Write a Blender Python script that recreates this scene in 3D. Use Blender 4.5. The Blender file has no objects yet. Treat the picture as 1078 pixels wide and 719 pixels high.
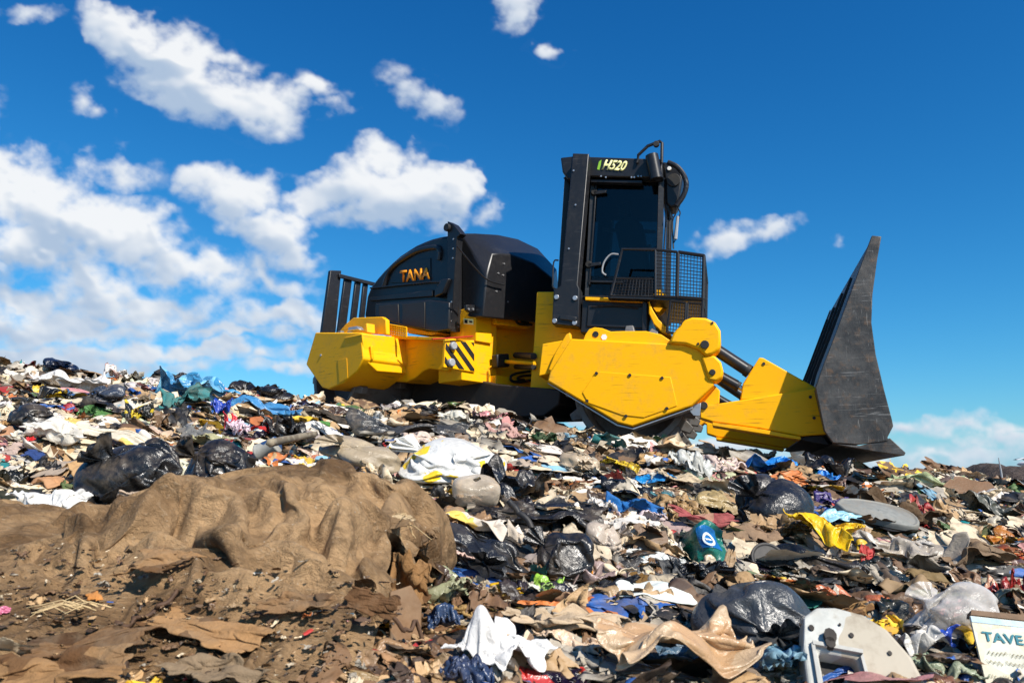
import bpy, bmesh, math, random
import numpy as np
from mathutils import Vector, Matrix

R = math.radians
random.seed(11)
rng = np.random.default_rng(11)
S = bpy.context.scene
COL = S.collection

# ------------------------------------------------------------------ camera
PITCH = R(10.4); FPX = 838.0; CX, CY = 539.0, 359.5
cp, sp = math.cos(PITCH), math.sin(PITCH)
cam_d = bpy.data.cameras.new('camera'); cam = bpy.data.objects.new('camera', cam_d); COL.objects.link(cam)
cam.location = (0, 0, 0); cam.rotation_euler = (R(90) + PITCH, 0, 0)
cam_d.sensor_fit = 'HORIZONTAL'; cam_d.sensor_width = 36; cam_d.lens = 36 * FPX / 1078
cam_d.clip_start = 0.05; cam_d.clip_end = 20000
cam_d.dof.use_dof = True; cam_d.dof.focus_distance = 9.0; cam_d.dof.aperture_fstop = 9.0
S.camera = cam

def ray(px, py):
    dx = (px - CX) / FPX; dy = -(py - CY) / FPX
    return np.array((dx, cp - dy * sp, sp + dy * cp))
def project(P):
    P = np.asarray(P, float)
    z = P[..., 1] * cp + P[..., 2] * sp
    u = -P[..., 1] * sp + P[..., 2] * cp
    return CX + FPX * P[..., 0] / z, CY - FPX * u / z

# ------------------------------------------------------------------ noise
_perm = np.random.default_rng(5).random(4096)
def _h(i, j, k=0):
    return _perm[(i * 374761393 + j * 668265263 + k * 2147483 + (i * j) * 7919) % 4096]
def vnoise(x, y, seed=0):
    x = np.asarray(x, float); y = np.asarray(y, float)
    i = np.floor(x).astype(np.int64); j = np.floor(y).astype(np.int64)
    fx = x - i; fy = y - j
    fx = fx * fx * fx * (fx * (fx * 6 - 15) + 10); fy = fy * fy * fy * (fy * (fy * 6 - 15) + 10)
    a = _h(i, j, seed); b = _h(i + 1, j, seed); c = _h(i, j + 1, seed); d = _h(i + 1, j + 1, seed)
    return (a * (1 - fx) + b * fx) * (1 - fy) + (c * (1 - fx) + d * fx) * fy - .5
def fbm(x, y, oct=4, seed=0):
    s = 0; a = 1.
    for o in range(oct):
        s = s + a * vnoise(x * 2 ** o + 17.3 * o, y * 2 ** o - 9.1 * o, seed + o); a *= .5
    return s

# ------------------------------------------------------------------ terrain
def softmin(a, b, k):
    return -np.log(np.exp(-np.clip(a, -60, 60) / k) + np.exp(-np.clip(b, -60, 60) / k)) * k
def T0(x, y):
    x = np.asarray(x, float); y = np.asarray(y, float)
    yy = softmin(y, 11.2 + 0 * y, .5)
    xx = 9 * np.tanh(x / 9) * .0 + np.clip(x, -11, 11)
    z = -.75 + .143 * yy - .11 * xx + .06
    back = np.clip(y - 17.5, 0, None); z = z - .32 * back * np.clip(back / 3, 0, 1)
    z = z - .10 * np.clip((x + .6) / 2.2, 0, 1) * np.clip((y - 5.5) / 4, 0, 1)
    z = z + .13 * np.exp(-((x + .55) / .75) ** 2 - ((y - 11.0) / 1.3) ** 2) + .13 * np.exp(-((x - 1.5) / .75) ** 2 - ((y - 9.6) / .8) ** 2)
    side = np.clip(np.abs(x) - 13, 0, None); z = z - .4 * side
    front = np.clip(-y - 2, 0, None); z = z - .25 * front
    return np.maximum(z, -14.0) 
def T(x, y):
    x = np.asarray(x, float); y = np.asarray(y, float)
    fade = np.clip((60 - np.hypot(x, y)) / 40, 0, 1)
    n = .16 * fbm(x * .7 + 3, y * .7, 3, 3) + .10 * fbm(x * 2.3, y * 2.3, 2, 7)
    flat = np.clip((y - 8.5) / 2, 0, 1) * np.clip((x + 5) / 2, 0, 1) * .6
    return T0(x, y) + n * fade * (1 - flat)
def ground_at(px, py, far=17.0):
    """where the ray through a pixel of the photograph meets the tip"""
    d = ray(px, py); d = d / d[1]
    ys = np.concatenate([np.linspace(.9, far, 700)])
    g = d[2] * ys - T(d[0] * ys, ys)
    k = np.argmax(g <= 0)
    if g[k] > 0: return None
    y = ys[k]
    return np.array((d[0] * y, y, float(T(d[0] * y, y))))

# ------------------------------------------------------------------ node helpers
def new_mat(name):
    m = bpy.data.materials.new(name); m.use_nodes = True
    nt = m.node_tree; b = nt.nodes['Principled BSDF']
    return m, nt, b
def N(nt, t, **kw):
    n = nt.nodes.new(t)
    for k, v in kw.items():
        if k.startswith('i_'):
            n.inputs[k[2:].replace('_', ' ')].default_value = v
        else: setattr(n, k, v)
    return n
def L(nt, a, b): nt.links.new(a, b)
def math_n(nt, op, a, b=None, c=None, clamp=False):
    n = nt.nodes.new('ShaderNodeMath'); n.operation = op; n.use_clamp = clamp
    for i, v in enumerate((a, b, c)):
        if v is None: continue
        if isinstance(v, (int, float)): n.inputs[i].default_value = v
        else: nt.links.new(v, n.inputs[i])
    return n.outputs[0]
def mixc(nt, f, a, b, mode='MIX'):
    n = nt.nodes.new('ShaderNodeMix'); n.data_type = 'RGBA'; n.blend_type = mode
    for s, v in ((0, f), (6, a), (7, b)):
        if isinstance(v, (int, float)): n.inputs[s].default_value = v
        elif isinstance(v, tuple): n.inputs[s].default_value = (*v, 1) if len(v) == 3 else v
        else: nt.links.new(v, n.inputs[s])
    return n.outputs[2]
def noise(nt, vec, scale, detail=4, rough=.55, dist=0.0):
    n = nt.nodes.new('ShaderNodeTexNoise'); n.inputs['Scale'].default_value = scale
    n.inputs['Detail'].default_value = detail; n.inputs['Roughness'].default_value = rough; n.inputs['Distortion'].default_value = dist
    if vec is not None: nt.links.new(vec, n.inputs['Vector'])
    return n.outputs['Fac']
def ramp(nt, f, lo, hi):
    n = nt.nodes.new('ShaderNodeMapRange'); n.interpolation_type = 'SMOOTHSTEP'
    n.inputs[1].default_value = lo; n.inputs[2].default_value = hi; nt.links.new(f, n.inputs[0]); return n.outputs[0]
def bump(nt, h, strength, dist, b):
    n = nt.nodes.new('ShaderNodeBump'); n.inputs['Strength'].default_value = strength; n.inputs['Distance'].default_value = dist
    nt.links.new(h, n.inputs['Height']); nt.links.new(n.outputs[0], b.inputs['Normal']); return n
def objco(nt): return nt.nodes.new('ShaderNodeTexCoord').outputs['Object']
def stretch(nt, vec, s):
    n = nt.nodes.new('ShaderNodeMapping'); n.inputs['Scale'].default_value = s; nt.links.new(vec, n.inputs[0]); return n.outputs[0]

def vm(nt, op, a, b=None):
    n = nt.nodes.new('ShaderNodeVectorMath'); n.operation = op
    for i, v in enumerate((a, b)):
        if v is None: continue
        if isinstance(v, tuple): n.inputs[i].default_value = v
        else: nt.links.new(v, n.inputs[i])
    return n
def srgb(r, g, b):
    f = lambda c: (c / 12.92 if c <= .04045 else ((c + .055) / 1.055) ** 2.4)
    return (f(r / 255), f(g / 255), f(b / 255))

# ------------------------------------------------------------------ sky and light
SUN_H = np.array((math.sin(R(39)), -math.cos(R(39)))); SUN_H = SUN_H / np.linalg.norm(SUN_H); SUN_EL = R(43)
sun_dir = Vector((SUN_H[0] * math.cos(SUN_EL), SUN_H[1] * math.cos(SUN_EL), math.sin(SUN_EL)))
sd = bpy.data.lights.new('sun', 'SUN'); sd.energy = 4.8; sd.angle = R(.53); sd.color = (1, .94, .85)
so = bpy.data.objects.new('sun', sd); COL.objects.link(so); so.location = (8, -8, 12)
so.rotation_euler = sun_dir.to_track_quat('Z', 'Y').to_euler()

SKY_STR = .1
CLOUD_LO = (.44, .56, .73); CLOUD_HI = (.93, .95, .97); CLOUD_STR = .70
W = bpy.data.worlds.new('World'); S.world = W; W.use_nodes = True
wn = W.node_tree; wn.nodes.clear()
sky = wn.nodes.new('ShaderNodeTexSky'); sky.sky_type = 'NISHITA'; sky.sun_disc = False
sky.sun_elevation = SUN_EL; sky.sun_rotation = math.atan2(SUN_H[0], SUN_H[1]); sky.altitude = 100; sky.air_density = 1.0; sky.dust_density = .6; sky.ozone_density = 1.6

# ellipses of the clouds: centre, radii, tilt, weight
CLOUDS = [
 (128, 30, 46, 26, -25, 1.0), (185, 70, 62, 44, -28, 1.15), (215, 98, 60, 34, -20, 1.0), (262, 108, 60, 30, -12, 1.1), (160, 60, 45, 30, 0, .9), (310, 112, 26, 16, 0, .7), (240, 62, 40, 14, -15, .55),
 (335, 90, 30, 16, -30, .68), (352, 112, 22, 10, 0, .45), (85, 100, 26, 18, -40, .5), (100, 118, 18, 14, 0, .5),
 (436, 100, 46, 22, -38, .66), (22, 6, 50, 12, 0, .5), (540, 12, 22, 26, 0, .72), (574, 56, 14, 10, 0, .6),
 (420, 205, 72, 40, -10, 1.2), (400, 172, 34, 24, -20, 1.05), (340, 212, 60, 24, 0, 1.0), (470, 205, 30, 26, 0, 1.0), (380, 230, 60, 18, 0, .8), (515, 225, 18, 14, -40, .5),
 (245, 200, 62, 26, -8, .95), (275, 240, 60, 28, -35, .95), (300, 262, 40, 16, -25, .8),
 (25, 205, 70, 48, -20, 1.15), (90, 235, 100, 36, -8, 1.1), (30, 255, 90, 40, 0, 1.0), (150, 262, 80, 22, 0, .8), (120, 180, 50, 20, -10, .62), (25, 165, 26, 22, 0, .6),
 (90, 300, 60, 32, -10, 1.0), (210, 290, 90, 26, -6, .9), (290, 290, 50, 18, -20, .7), (20, 315, 50, 20, -10, .9), (150, 325, 120, 20, 0, .95), (290, 330, 80, 16, 0, .85), (70, 350, 120, 16, 0, .85),
 (200, 370, 200, 12, 0, .9), (100, 338, 150, 15, 0, .7), (250, 350, 110, 9, 0, .6), (60, 388, 200, 12, 0, .85), (40, 378, 120, 14, 0, .9), (300, 385, 90, 9, 0, .7), (-70, 260, 100, 80, 0, 1.1), (-60, 350, 120, 40, 0, 1.0), (-40, 120, 50, 30, 0, .7),
 (805, 236, 36, 14, 18, .85), (762, 254, 34, 16, 25, .8), (875, 254, 10, 7, 0, .36),
 (1000, 450, 110, 14, 0, .60), (1010, 482, 150, 13, 0, .62), (960, 500, 160, 14, 0, .70), (1080, 466, 80, 12, 0, .58), (790, 470, 90, 12, 0, .74), (620, 430, 90, 14, 0, .66), (900, 490, 80, 10, 0, .62), (1150, 440, 80, 18, 0, .8), (1180, 330, 60, 18, 0, .6),
]

wn.nodes.new('ShaderNodeOutputWorld'); wo = [n for n in wn.nodes if n.type == 'OUTPUT_WORLD'][0]
# a deeper, clearer blue overhead than the plain model gives, paling to the horizon
sp_ = wn.nodes.new('ShaderNodeSeparateColor'); L(wn, sky.outputs[0], sp_.inputs[0])
cb_ = wn.nodes.new('ShaderNodeCombineColor')
for ch, (k, e) in enumerate(((1.35, 2.15), (1.30, 1.28), (1.42, 1.0))):
    val = math_n(wn, 'MULTIPLY', math_n(wn, 'POWER', math_n(wn, 'MULTIPLY', sp_.outputs[ch], .1), e), k * 10 / 1.414)
    if ch == 1: green = val
    if ch == 2: val = math_n(wn, 'SMOOTH_MAX', val, math_n(wn, 'MULTIPLY', green, 1.2), .4)
    L(wn, val, cb_.inputs[ch])
tint = cb_.outputs[0]
bg = wn.nodes.new('ShaderNodeBackground'); bg.inputs['Strength'].default_value = SKY_STR; L(wn, tint, bg.inputs[0]); L(wn, bg.outputs[0], wo.inputs[0])

# the clouds: part of the sky dome far out, with cover and painted light and shade worked out from heaps of puffs
def make_clouds():
    r2 = np.random.default_rng(3); st = 1.3
    px = np.arange(-180, 1260, st); py = np.arange(-70, 530, st); PX, PY = np.meshgrid(px, py)
    wx = 26 * fbm(PX / 60, PY / 48, 4, 21) + 9 * fbm(PX / 16, PY / 13, 4, 23); wy = 18 * fbm(PX / 60 + 50, PY / 48, 4, 31) + 7 * fbm(PX / 16, PY / 13 + 40, 4, 33)
    QX, QY = PX + wx, PY + wy
    H = np.zeros_like(PX); soft = np.zeros_like(PX)
    for (cx, cy, rx, ry, tilt, wgt) in CLOUDS:
        c, s_ = math.cos(R(tilt)), math.sin(R(tilt))
        dx, dy = QX - cx, QY - cy
        u, v = dx * c - dy * s_, dx * s_ + dy * c
        q = 1 - np.sqrt((u / (rx * 1.25)) ** 2 + (v / (ry * 1.25)) ** 2)
        soft = np.maximum(soft, np.clip(q, 0, 1) * wgt * 1.5)
        n = int(10 + rx * ry / 70)
        for _ in range(n):
            a = r2.random() * 6.283; rr = math.sqrt(r2.random())
            ux, vx = rr * rx * math.cos(a), rr * ry * math.sin(a) * .9
            X0, Y0 = cx + ux * c + vx * s_, cy - ux * s_ + vx * c
            rad = (7 + .42 * min(rx, ry) * (1.25 - rr)) * (.6 + .7 * r2.random())
            x0, x1 = np.searchsorted(px, (X0 - rad * 3 - 30, X0 + rad * 3 + 30)); y0, y1 = np.searchsorted(py, (Y0 - rad * 3 - 30, Y0 + rad * 3 + 30))
            if x1 <= x0 or y1 <= y0: continue
            d2 = ((QX[y0:y1, x0:x1] - X0) ** 2 + (QY[y0:y1, x0:x1] - Y0) ** 2) / rad ** 2
            H[y0:y1, x0:x1] += rad * np.exp(-d2 * 1.1) * wgt * .5
    fine = fbm(PX / 22, PY / 18, 6, 41); fin2 = fbm(PX / 70, PY / 30, 5, 47)
    D = soft * 1.05 + .72 * fine + .25 * fin2
    D = D * np.clip(soft / .15, 0, 1)
    al = np.clip((D + .03) / 1.08, 0, 1); al = al * al * (3 - 2 * al); al = al ** .85
    al = al * np.clip((H - .5) / 7, .0, 1) ** .5
    edge = np.clip(np.minimum.reduce([PX - px[0], px[-1] - PX, PY - py[0], py[-1] - PY]) / 60, 0, 1)
    low = np.clip((530 - PY) / 40, 0, 1)
    Hs = H + 13 * fine
    def blur(A, k):
        for ax in (0, 1):
            c_ = np.cumsum(np.pad(A, [(k + 1, k) if a == ax else (0, 0) for a in (0, 1)], 'edge'), ax)
            A = (np.take(c_, range(2 * k + 1, c_.shape[ax]), ax) - np.take(c_, range(0, c_.shape[ax] - 2 * k - 1), ax)) / (2 * k + 1)
        return A
    Hb = blur(Hs, 2); gy, gx_ = np.gradient(Hb, st)
    big = blur(blur(Hs, 12), 12); by, bx = np.gradient(big, st)
    sh = .62 + .30 * np.tanh((gy * .85 - gx_ * .45) * .55) + .34 * np.tanh((by * .9 - bx * .35) * 1.2)
    sh = sh - .10 * np.clip(PY - 250, 0, 130) / 130
    sh = np.clip(sh, 0, 1)
    d = np.stack([(PX - CX) / FPX, cp - (-(PY - CY) / FPX) * sp, sp + (-(PY - CY) / FPX) * cp], -1); d = d / np.linalg.norm(d, axis=-1, keepdims=True) * 9000
    ny, nx = PX.shape; idx = np.arange(nx * ny).reshape(ny, nx)
    fc = np.stack([idx[:-1, :-1], idx[:-1, 1:], idx[1:, 1:], idx[1:, :-1]], -1).reshape(-1, 4)
    av = (al * edge * low * .97).ravel(); keep = (av[fc] > .004).any(1); fc = fc[keep]
    used = np.unique(fc); rm = np.full(nx * ny, -1); rm[used] = np.arange(len(used))
    m, nt, b = new_mat('cloud_vapour'); nt.nodes.remove(b)
    aa = N(nt, 'ShaderNodeAttribute', attribute_name='cover'); ab = N(nt, 'ShaderNodeAttribute', attribute_name='thick')
    em = N(nt, 'ShaderNodeEmission'); em.inputs['Strength'].default_value = CLOUD_STR
    L(nt, mixc(nt, ab.outputs['Fac'], CLOUD_LO, CLOUD_HI), em.inputs['Color'])
    tr = N(nt, 'ShaderNodeBsdfTransparent'); mx = N(nt, 'ShaderNodeMixShader')
    L(nt, aa.outputs['Fac'], mx.inputs[0]); L(nt, tr.outputs[0], mx.inputs[1]); L(nt, em.outputs[0], mx.inputs[2]); L(nt, mx.outputs[0], nt.nodes['Material Output'].inputs[0])
    m.cycles.emission_sampling = 'NONE'
    o = mesh_obj('sky', d.reshape(-1, 3)[used], rm[fc].tolist(), m); tag(o, kind='structure')
    for nm, arr in (('cover', av), ('thick', sh.ravel())):  # thick carries the sunlit and shaded tone painted into the clouds
        at = o.data.attributes.new(nm, 'FLOAT', 'POINT'); at.data.foreach_set('value', arr[used].astype(np.float32))
S.view_settings.view_transform = 'Standard'; S.view_settings.look = 'None'; S.view_settings.exposure = .5; S.view_settings.gamma = 1
S.render.engine = 'CYCLES'; S.cycles.max_bounces = 6; S.cycles.transparent_max_bounces = 8

# ------------------------------------------------------------------ object helpers
def tag(o, label=None, cat=None, group=None, kind=None):
    if label: o['label'] = label
    if cat: o['category'] = cat
    if group: o['group'] = group
    if kind: o['kind'] = kind
    return o
def mesh_obj(name, verts, faces, mats, parent=None, loc=(0, 0, 0), smooth=True):
    me = bpy.data.meshes.new(name)
    v = np.asarray(verts, float) - np.asarray(loc, float)
    me.from_pydata([tuple(p) for p in v], [], [tuple(f) for f in faces])
    for m in (mats if isinstance(mats, (list, tuple)) else [mats]): me.materials.append(m)
    if smooth: me.polygons.foreach_set('use_smooth', np.ones(len(me.polygons), bool))
    o = bpy.data.objects.new(name, me); COL.objects.link(o)
    if parent is not None: o.parent = parent
    else: o.location = loc
    return o
make_clouds()
# ================================================================== materials of the machine
def worn_paint(name, col, rough, scratch=.5, dirt=(.16, .10, .05), dirt_amt=.35, metal=0., scol=(.05, .035, .02), coat=0.):
    m, nt, b = new_mat(name)
    co = objco(nt)
    n1 = noise(nt, co, 1.7, 8, .65)
    n2 = noise(nt, co, 14, 6, .7)
    dmask = math_n(nt, 'MULTIPLY', ramp(nt, math_n(nt, 'ADD', math_n(nt, 'MULTIPLY', n1, .6), math_n(nt, 'MULTIPLY', n2, .4)), .48, .72), dirt_amt)
    sc = noise(nt, stretch(nt, co, (1.2, 1.2, 34)), 1.6, 5, .6, .35)
    sm = noise(nt, co, 2.3, 3, .5)
    smask = math_n(nt, 'MULTIPLY', math_n(nt, 'MULTIPLY', ramp(nt, sc, .60, .645), ramp(nt, sm, .44, .58)), scratch)
    c = mixc(nt, dmask, col, dirt)
    c = mixc(nt, smask, c, scol)
    L(nt, c, b.inputs['Base Color'])
    L(nt, math_n(nt, 'ADD', math_n(nt, 'MULTIPLY', n2, .25), rough - .1), b.inputs['Roughness'])
    b.inputs['Metallic'].default_value = metal; b.inputs['Specular IOR Level'].default_value = .18 if 'yellow' in name else .4
    if coat: b.inputs['Coat Weight'].default_value = coat; b.inputs['Coat Roughness'].default_value = .15
    bump(nt, noise(nt, co, 30, 3, .6), .12, .004, b)
    return m
M = {}
M['yellow'] = worn_paint('yellow_paint', (.92, .445, .002), .5, .5, (.40, .24, .08), .45)
M['black'] = worn_paint('black_paint', (.012, .012, .014), .36, .25, (.07, .06, .05), .28, scol=(.12, .12, .12))
M['hood'] = worn_paint('black_hood_plastic', (.014, .014, .016), .33, .15, (.06, .055, .05), .3, scol=(.08, .08, .08))
M['hood_panel'] = worn_paint('brown_black_panel', (.030, .024, .018), .45, .15, (.06, .05, .04), .3)
M['steel'] = worn_paint('worn_blade_steel', (.075, .070, .066), .42, .8, (.13, .085, .055), .6, .3, (.17, .16, .15))
M['darksteel'] = worn_paint('dark_steel', (.018, .017, .016), .6, .3, (.06, .045, .03), .6)
M['drum'] = worn_paint('drum_steel', (.16, .155, .15), .5, .4, (.07, .05, .03), .8, .4)
M['bolt'] = worn_paint('bolt_steel', (.45, .45, .46), .35, .2, (.2, .18, .15), .3, .7)
M['grey'] = worn_paint('grey_paint', (.32, .33, .34), .4, .2)
M['rod'] = worn_paint('chrome_rod', (.55, .55, .55), .2, .1, (.2, .18, .15), .2, .9)
m, nt, b = new_mat('ground_blade_steel'); M['steel'] = m
co = objco(nt); n1 = noise(nt, co, 2.2, 9, .68, .3); n2 = noise(nt, co, 9, 7, .7); s1 = noise(nt, stretch(nt, co, (2, 2, 46)), 1.2, 6, .65, .6); s2 = noise(nt, stretch(nt, co, (60, 60, 5)), .8, 5, .6, .8); s3 = noise(nt, stretch(nt, co, (9, 9, 3)), 1.5, 8, .7, 1.)
c = mixc(nt, ramp(nt, n1, .34, .66), (.024, .024, .024), (.088, .082, .075))
c = mixc(nt, math_n(nt, 'MULTIPLY', ramp(nt, n2, .52, .70), .6), c, (.15, .085, .045))
c = mixc(nt, math_n(nt, 'MULTIPLY', ramp(nt, s1, .60, .66), .55), c, (.26, .25, .235))
c = mixc(nt, math_n(nt, 'MULTIPLY', ramp(nt, s2, .64, .68), .5), c, (.28, .27, .25))
c = mixc(nt, math_n(nt, 'MULTIPLY', ramp(nt, s3, .60, .72), .6), c, (.030, .028, .027))
L(nt, c, b.inputs['Base Color']); L(nt, math_n(nt, 'ADD', math_n(nt, 'MULTIPLY', n2, .4), .3), b.inputs['Roughness']); b.inputs['Metallic'].default_value = .25
bump(nt, math_n(nt, 'ADD', n2, s3), .3, .01, b)
M['orange'] = worn_paint('orange_lettering', (.95, .33, .01), .4, 0, dirt_amt=.1)
M['paleyellow'] = worn_paint('pale_yellow_lettering', (.88, .84, .38), .4, 0, dirt_amt=.1)
M['green'] = worn_paint('green_lettering', (.25, .5, .04), .4, 0, dirt_amt=.1)
M['white'] = worn_paint('white_sticker', (.75, .75, .72), .4, 0, dirt_amt=.2)
M['rubber'] = worn_paint('rubber_hose', (.015, .015, .016), .45, 0)
M['red'] = worn_paint('red_lamp', (.5, .03, .02), .3, 0)
m, nt, b = new_mat('tinted_glass'); M['glass'] = m
nt.nodes.remove(b); gl = N(nt, 'ShaderNodeBsdfGlossy'); gl.inputs['Roughness'].default_value = .03; gl.inputs['Color'].default_value = (.9, .95, 1, 1)
tr = N(nt, 'ShaderNodeBsdfTransparent'); tr.inputs['Color'].default_value = (.48, .52, .53, 1)
fr = N(nt, 'ShaderNodeFresnel'); fr.inputs['IOR'].default_value = 1.38; ms = N(nt, 'ShaderNodeMixShader')
M['glass_dark'] = None
L(nt, fr.outputs[0], ms.inputs[0]); L(nt, tr.outputs[0], ms.inputs[1]); L(nt, gl.outputs[0], ms.inputs[2]); L(nt, ms.outputs[0], nt.nodes['Material Output'].inputs[0])
m2 = m.copy(); m2.name = 'dark_tinted_glass'; M['glass_dark'] = m2
for q in m2.node_tree.nodes:
    if q.type == 'BSDF_TRANSPARENT': q.inputs['Color'].default_value = (.30, .34, .35, 1)

# ================================================================== frames of the two halves of the machine
class Frame:
    """a half of the machine: u points forward, v inward from its right-hand side plane"""
    def __init__(s, px, py, y, deg):
        a = R(deg); s.u = np.array((math.cos(a), -math.sin(a), 0)); s.v = np.array((math.sin(a), math.cos(a), 0))
        r = ray(px, py); s.o = r / r[1] * y
    def side(s, px, py, d):
        r = ray(px, py); o = s.o + s.v * d
        return r * (o @ s.v) / (r @ s.v)
    def front(s, px, py, k):
        r = ray(px, py); o = s.o + s.u * k
        return r * (o @ s.u) / (r @ s.u)
    def s_of(s, p): return (p - s.o) @ s.u
    def d_of(s, p): return (p - s.o) @ s.v
F = Frame(665, 400, 10.3, 15); B = Frame(350, 380, 12.8, 45)
ROOT_LOC = np.array((1.2, 11.5, .75))
root = bpy.data.objects.new('landfill_compactor', None); COL.objects.link(root); root.location = ROOT_LOC
tag(root, 'yellow and black landfill compactor with a dark blade, standing on the crest of rubbish', 'compactor')

def finish(bm, name, mat, parent, bev=.012, smooth=True, loc=ROOT_LOC):
    bmesh.ops.recalc_face_normals(bm, faces=bm.faces)
    me = bpy.data.meshes.new(name); bm.to_mesh(me); bm.free()
    me.transform(Matrix.Translation([-c for c in loc]))
    for mm in (mat if isinstance(mat, list) else [mat]): me.materials.append(M[mm] if isinstance(mm, str) else mm)
    o = bpy.data.objects.new(name, me); COL.objects.link(o); o.parent = parent
    if bev:
        md = o.modifiers.new('bevel', 'BEVEL'); md.width = bev; md.segments = 2; md.limit_method = 'ANGLE'; md.angle_limit = R(35); md.harden_normals = False
    if smooth:
        me.polygons.foreach_set('use_smooth', np.ones(len(me.polygons), bool))
        try: me.set_sharp_from_angle(angle=R(32))
        except Exception: pass
    return o
def bm_loft(bm, A, Bp):
    n = len(A); va = [bm.verts.new(p) for p in A]; vb = [bm.verts.new(p) for p in Bp]
    bm.faces.new(va); bm.faces.new(vb[::-1])
    for i in range(n): bm.faces.new((va[i], va[(i + 1) % n], vb[(i + 1) % n], vb[i]))
def side_prism(fr, poly, d0, d1, name, mat, parent=None, bev=.012):
    bm = bmesh.new(); A = [fr.side(x, y, d0) for x, y in poly]
    bm_loft(bm, A, [p + fr.v * (d1 - d0) for p in A])
    return finish(bm, name, mat, parent if parent is not None else root, bev)
def front_prism(fr, poly, k0, k1, name, mat, parent=None, bev=.012):
    bm = bmesh.new(); A = [fr.front(x, y, k0) for x, y in poly]
    bm_loft(bm, A, [p + fr.u * (k1 - k0) for p in A])
    return finish(bm, name, mat, parent if parent is not None else root, bev)
def bm_tube(bm, pts, r, seg=10, cap=True):
    pts = [Vector(p) for p in pts]; rings = []
    up = Vector((.3, .2, 1)).normalized(); n = len(pts)
    for i, p in enumerate(pts):
        t = (pts[min(i + 1, n - 1)] - pts[max(i - 1, 0)]).normalized()
        a = t.cross(up)
        if a.length < .05: a = t.cross(Vector((1, 0, 0)))
        a.normalize(); c = t.cross(a).normalized()
        rr = r[i] if isinstance(r, (list, tuple)) else r
        rings.append([bm.verts.new(p + a * rr * math.cos(2 * math.pi * k / seg) + c * rr * math.sin(2 * math.pi * k / seg)) for k in range(seg)])
    for i in range(n - 1):
        for k in range(seg): bm.faces.new((rings[i][k], rings[i][(k + 1) % seg], rings[i + 1][(k + 1) % seg], rings[i + 1][k]))
    if cap: bm.faces.new(rings[0][::-1]); bm.faces.new(rings[-1])
def tube(pts, r, name, mat, parent=None, seg=10):
    bm = bmesh.new(); bm_tube(bm, pts, r, seg); return finish(bm, name, mat, parent if parent is not None else root, 0)
def curve_pts(pts, n=5):
    """Catmull-Rom through the points"""
    P = [np.array(p, float) for p in pts]; P = [2 * P[0] - P[1]] + P + [2 * P[-1] - P[-2]]; out = []
    for i in range(1, len(P) - 2):
        for k in range(n):
            t = k / n; a, b_, c, d = P[i - 1:i + 3]
            out.append(.5 * ((2 * b_) + (c - a) * t + (2 * a - 5 * b_ + 4 * c - d) * t * t + (3 * b_ - a - 3 * c + d) * t ** 3))
    out.append(P[-2]); return out
def disc(centre, axis, r, h, name, mat, parent=None, seg=20, bev=.006):
    c = Vector(centre); a = Vector(axis).normalized(); bm = bmesh.new()
    x = a.cross(Vector((0, 0, 1)));  x = x.normalized() if x.length > .01 else Vector((1, 0, 0)); y = a.cross(x)
    A = [c + x * r * math.cos(2 * math.pi * i / seg) + y * r * math.sin(2 * math.pi * i / seg) for i in range(seg)]
    bm_loft(bm, A, [p + a * h for p in A]); return finish(bm, name, mat, parent if parent is not None else root, bev)
def arc(cx, cy, rx, ry, a0, a1, n):
    return [(cx + rx * math.cos(R(a0 + (a1 - a0) * i / n)), cy - ry * math.sin(R(a0 + (a1 - a0) * i / n))) for i in range(n + 1)]
def text_on(fr, txt, quad, d, name, mat, parent, shear=0., mode='side', off=.012):
    """lettering mapped onto four corners (bottom-left, bottom-right, top-right, top-left)"""
    cu = bpy.data.curves.new(name, 'FONT'); cu.body = txt; cu.offset = off; cu.shear = shear; cu.resolution_u = 3
    to = bpy.data.objects.new(name, cu); COL.objects.link(to); bpy.context.view_layer.update()
    me = bpy.data.meshes.new_from_object(to.evaluated_get(bpy.context.evaluated_depsgraph_get()))
    bpy.data.objects.remove(to)
    co = np.empty(len(me.vertices) * 3); me.vertices.foreach_get('co', co); co = co.reshape(-1, 3)
    mn, mx = co.min(0), co.max(0); q = (co - mn) / np.maximum(mx - mn, 1e-6)
    get = (lambda x, y: fr.side(x, y, d)) if mode == 'side' else (lambda x, y: fr.front(x, y, d))
    c = [get(*p) for p in quad]; a, b_ = q[:, :1], q[:, 1:2]
    P = (1 - a) * (1 - b_) * c[0] + a * (1 - b_) * c[1] + a * b_ * c[2] + (1 - a) * b_ * c[3]
    P = P - ROOT_LOC
    me.vertices.foreach_set('co', P.ravel()); me.update()
    me.materials.clear(); me.materials.append(M[mat])
    o = bpy.data.objects.new(name, me); COL.objects.link(o); o.parent = parent
    md = o.modifiers.new('thick', 'SOLIDIFY'); md.thickness = .012; md.offset = 0
    return o

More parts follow.
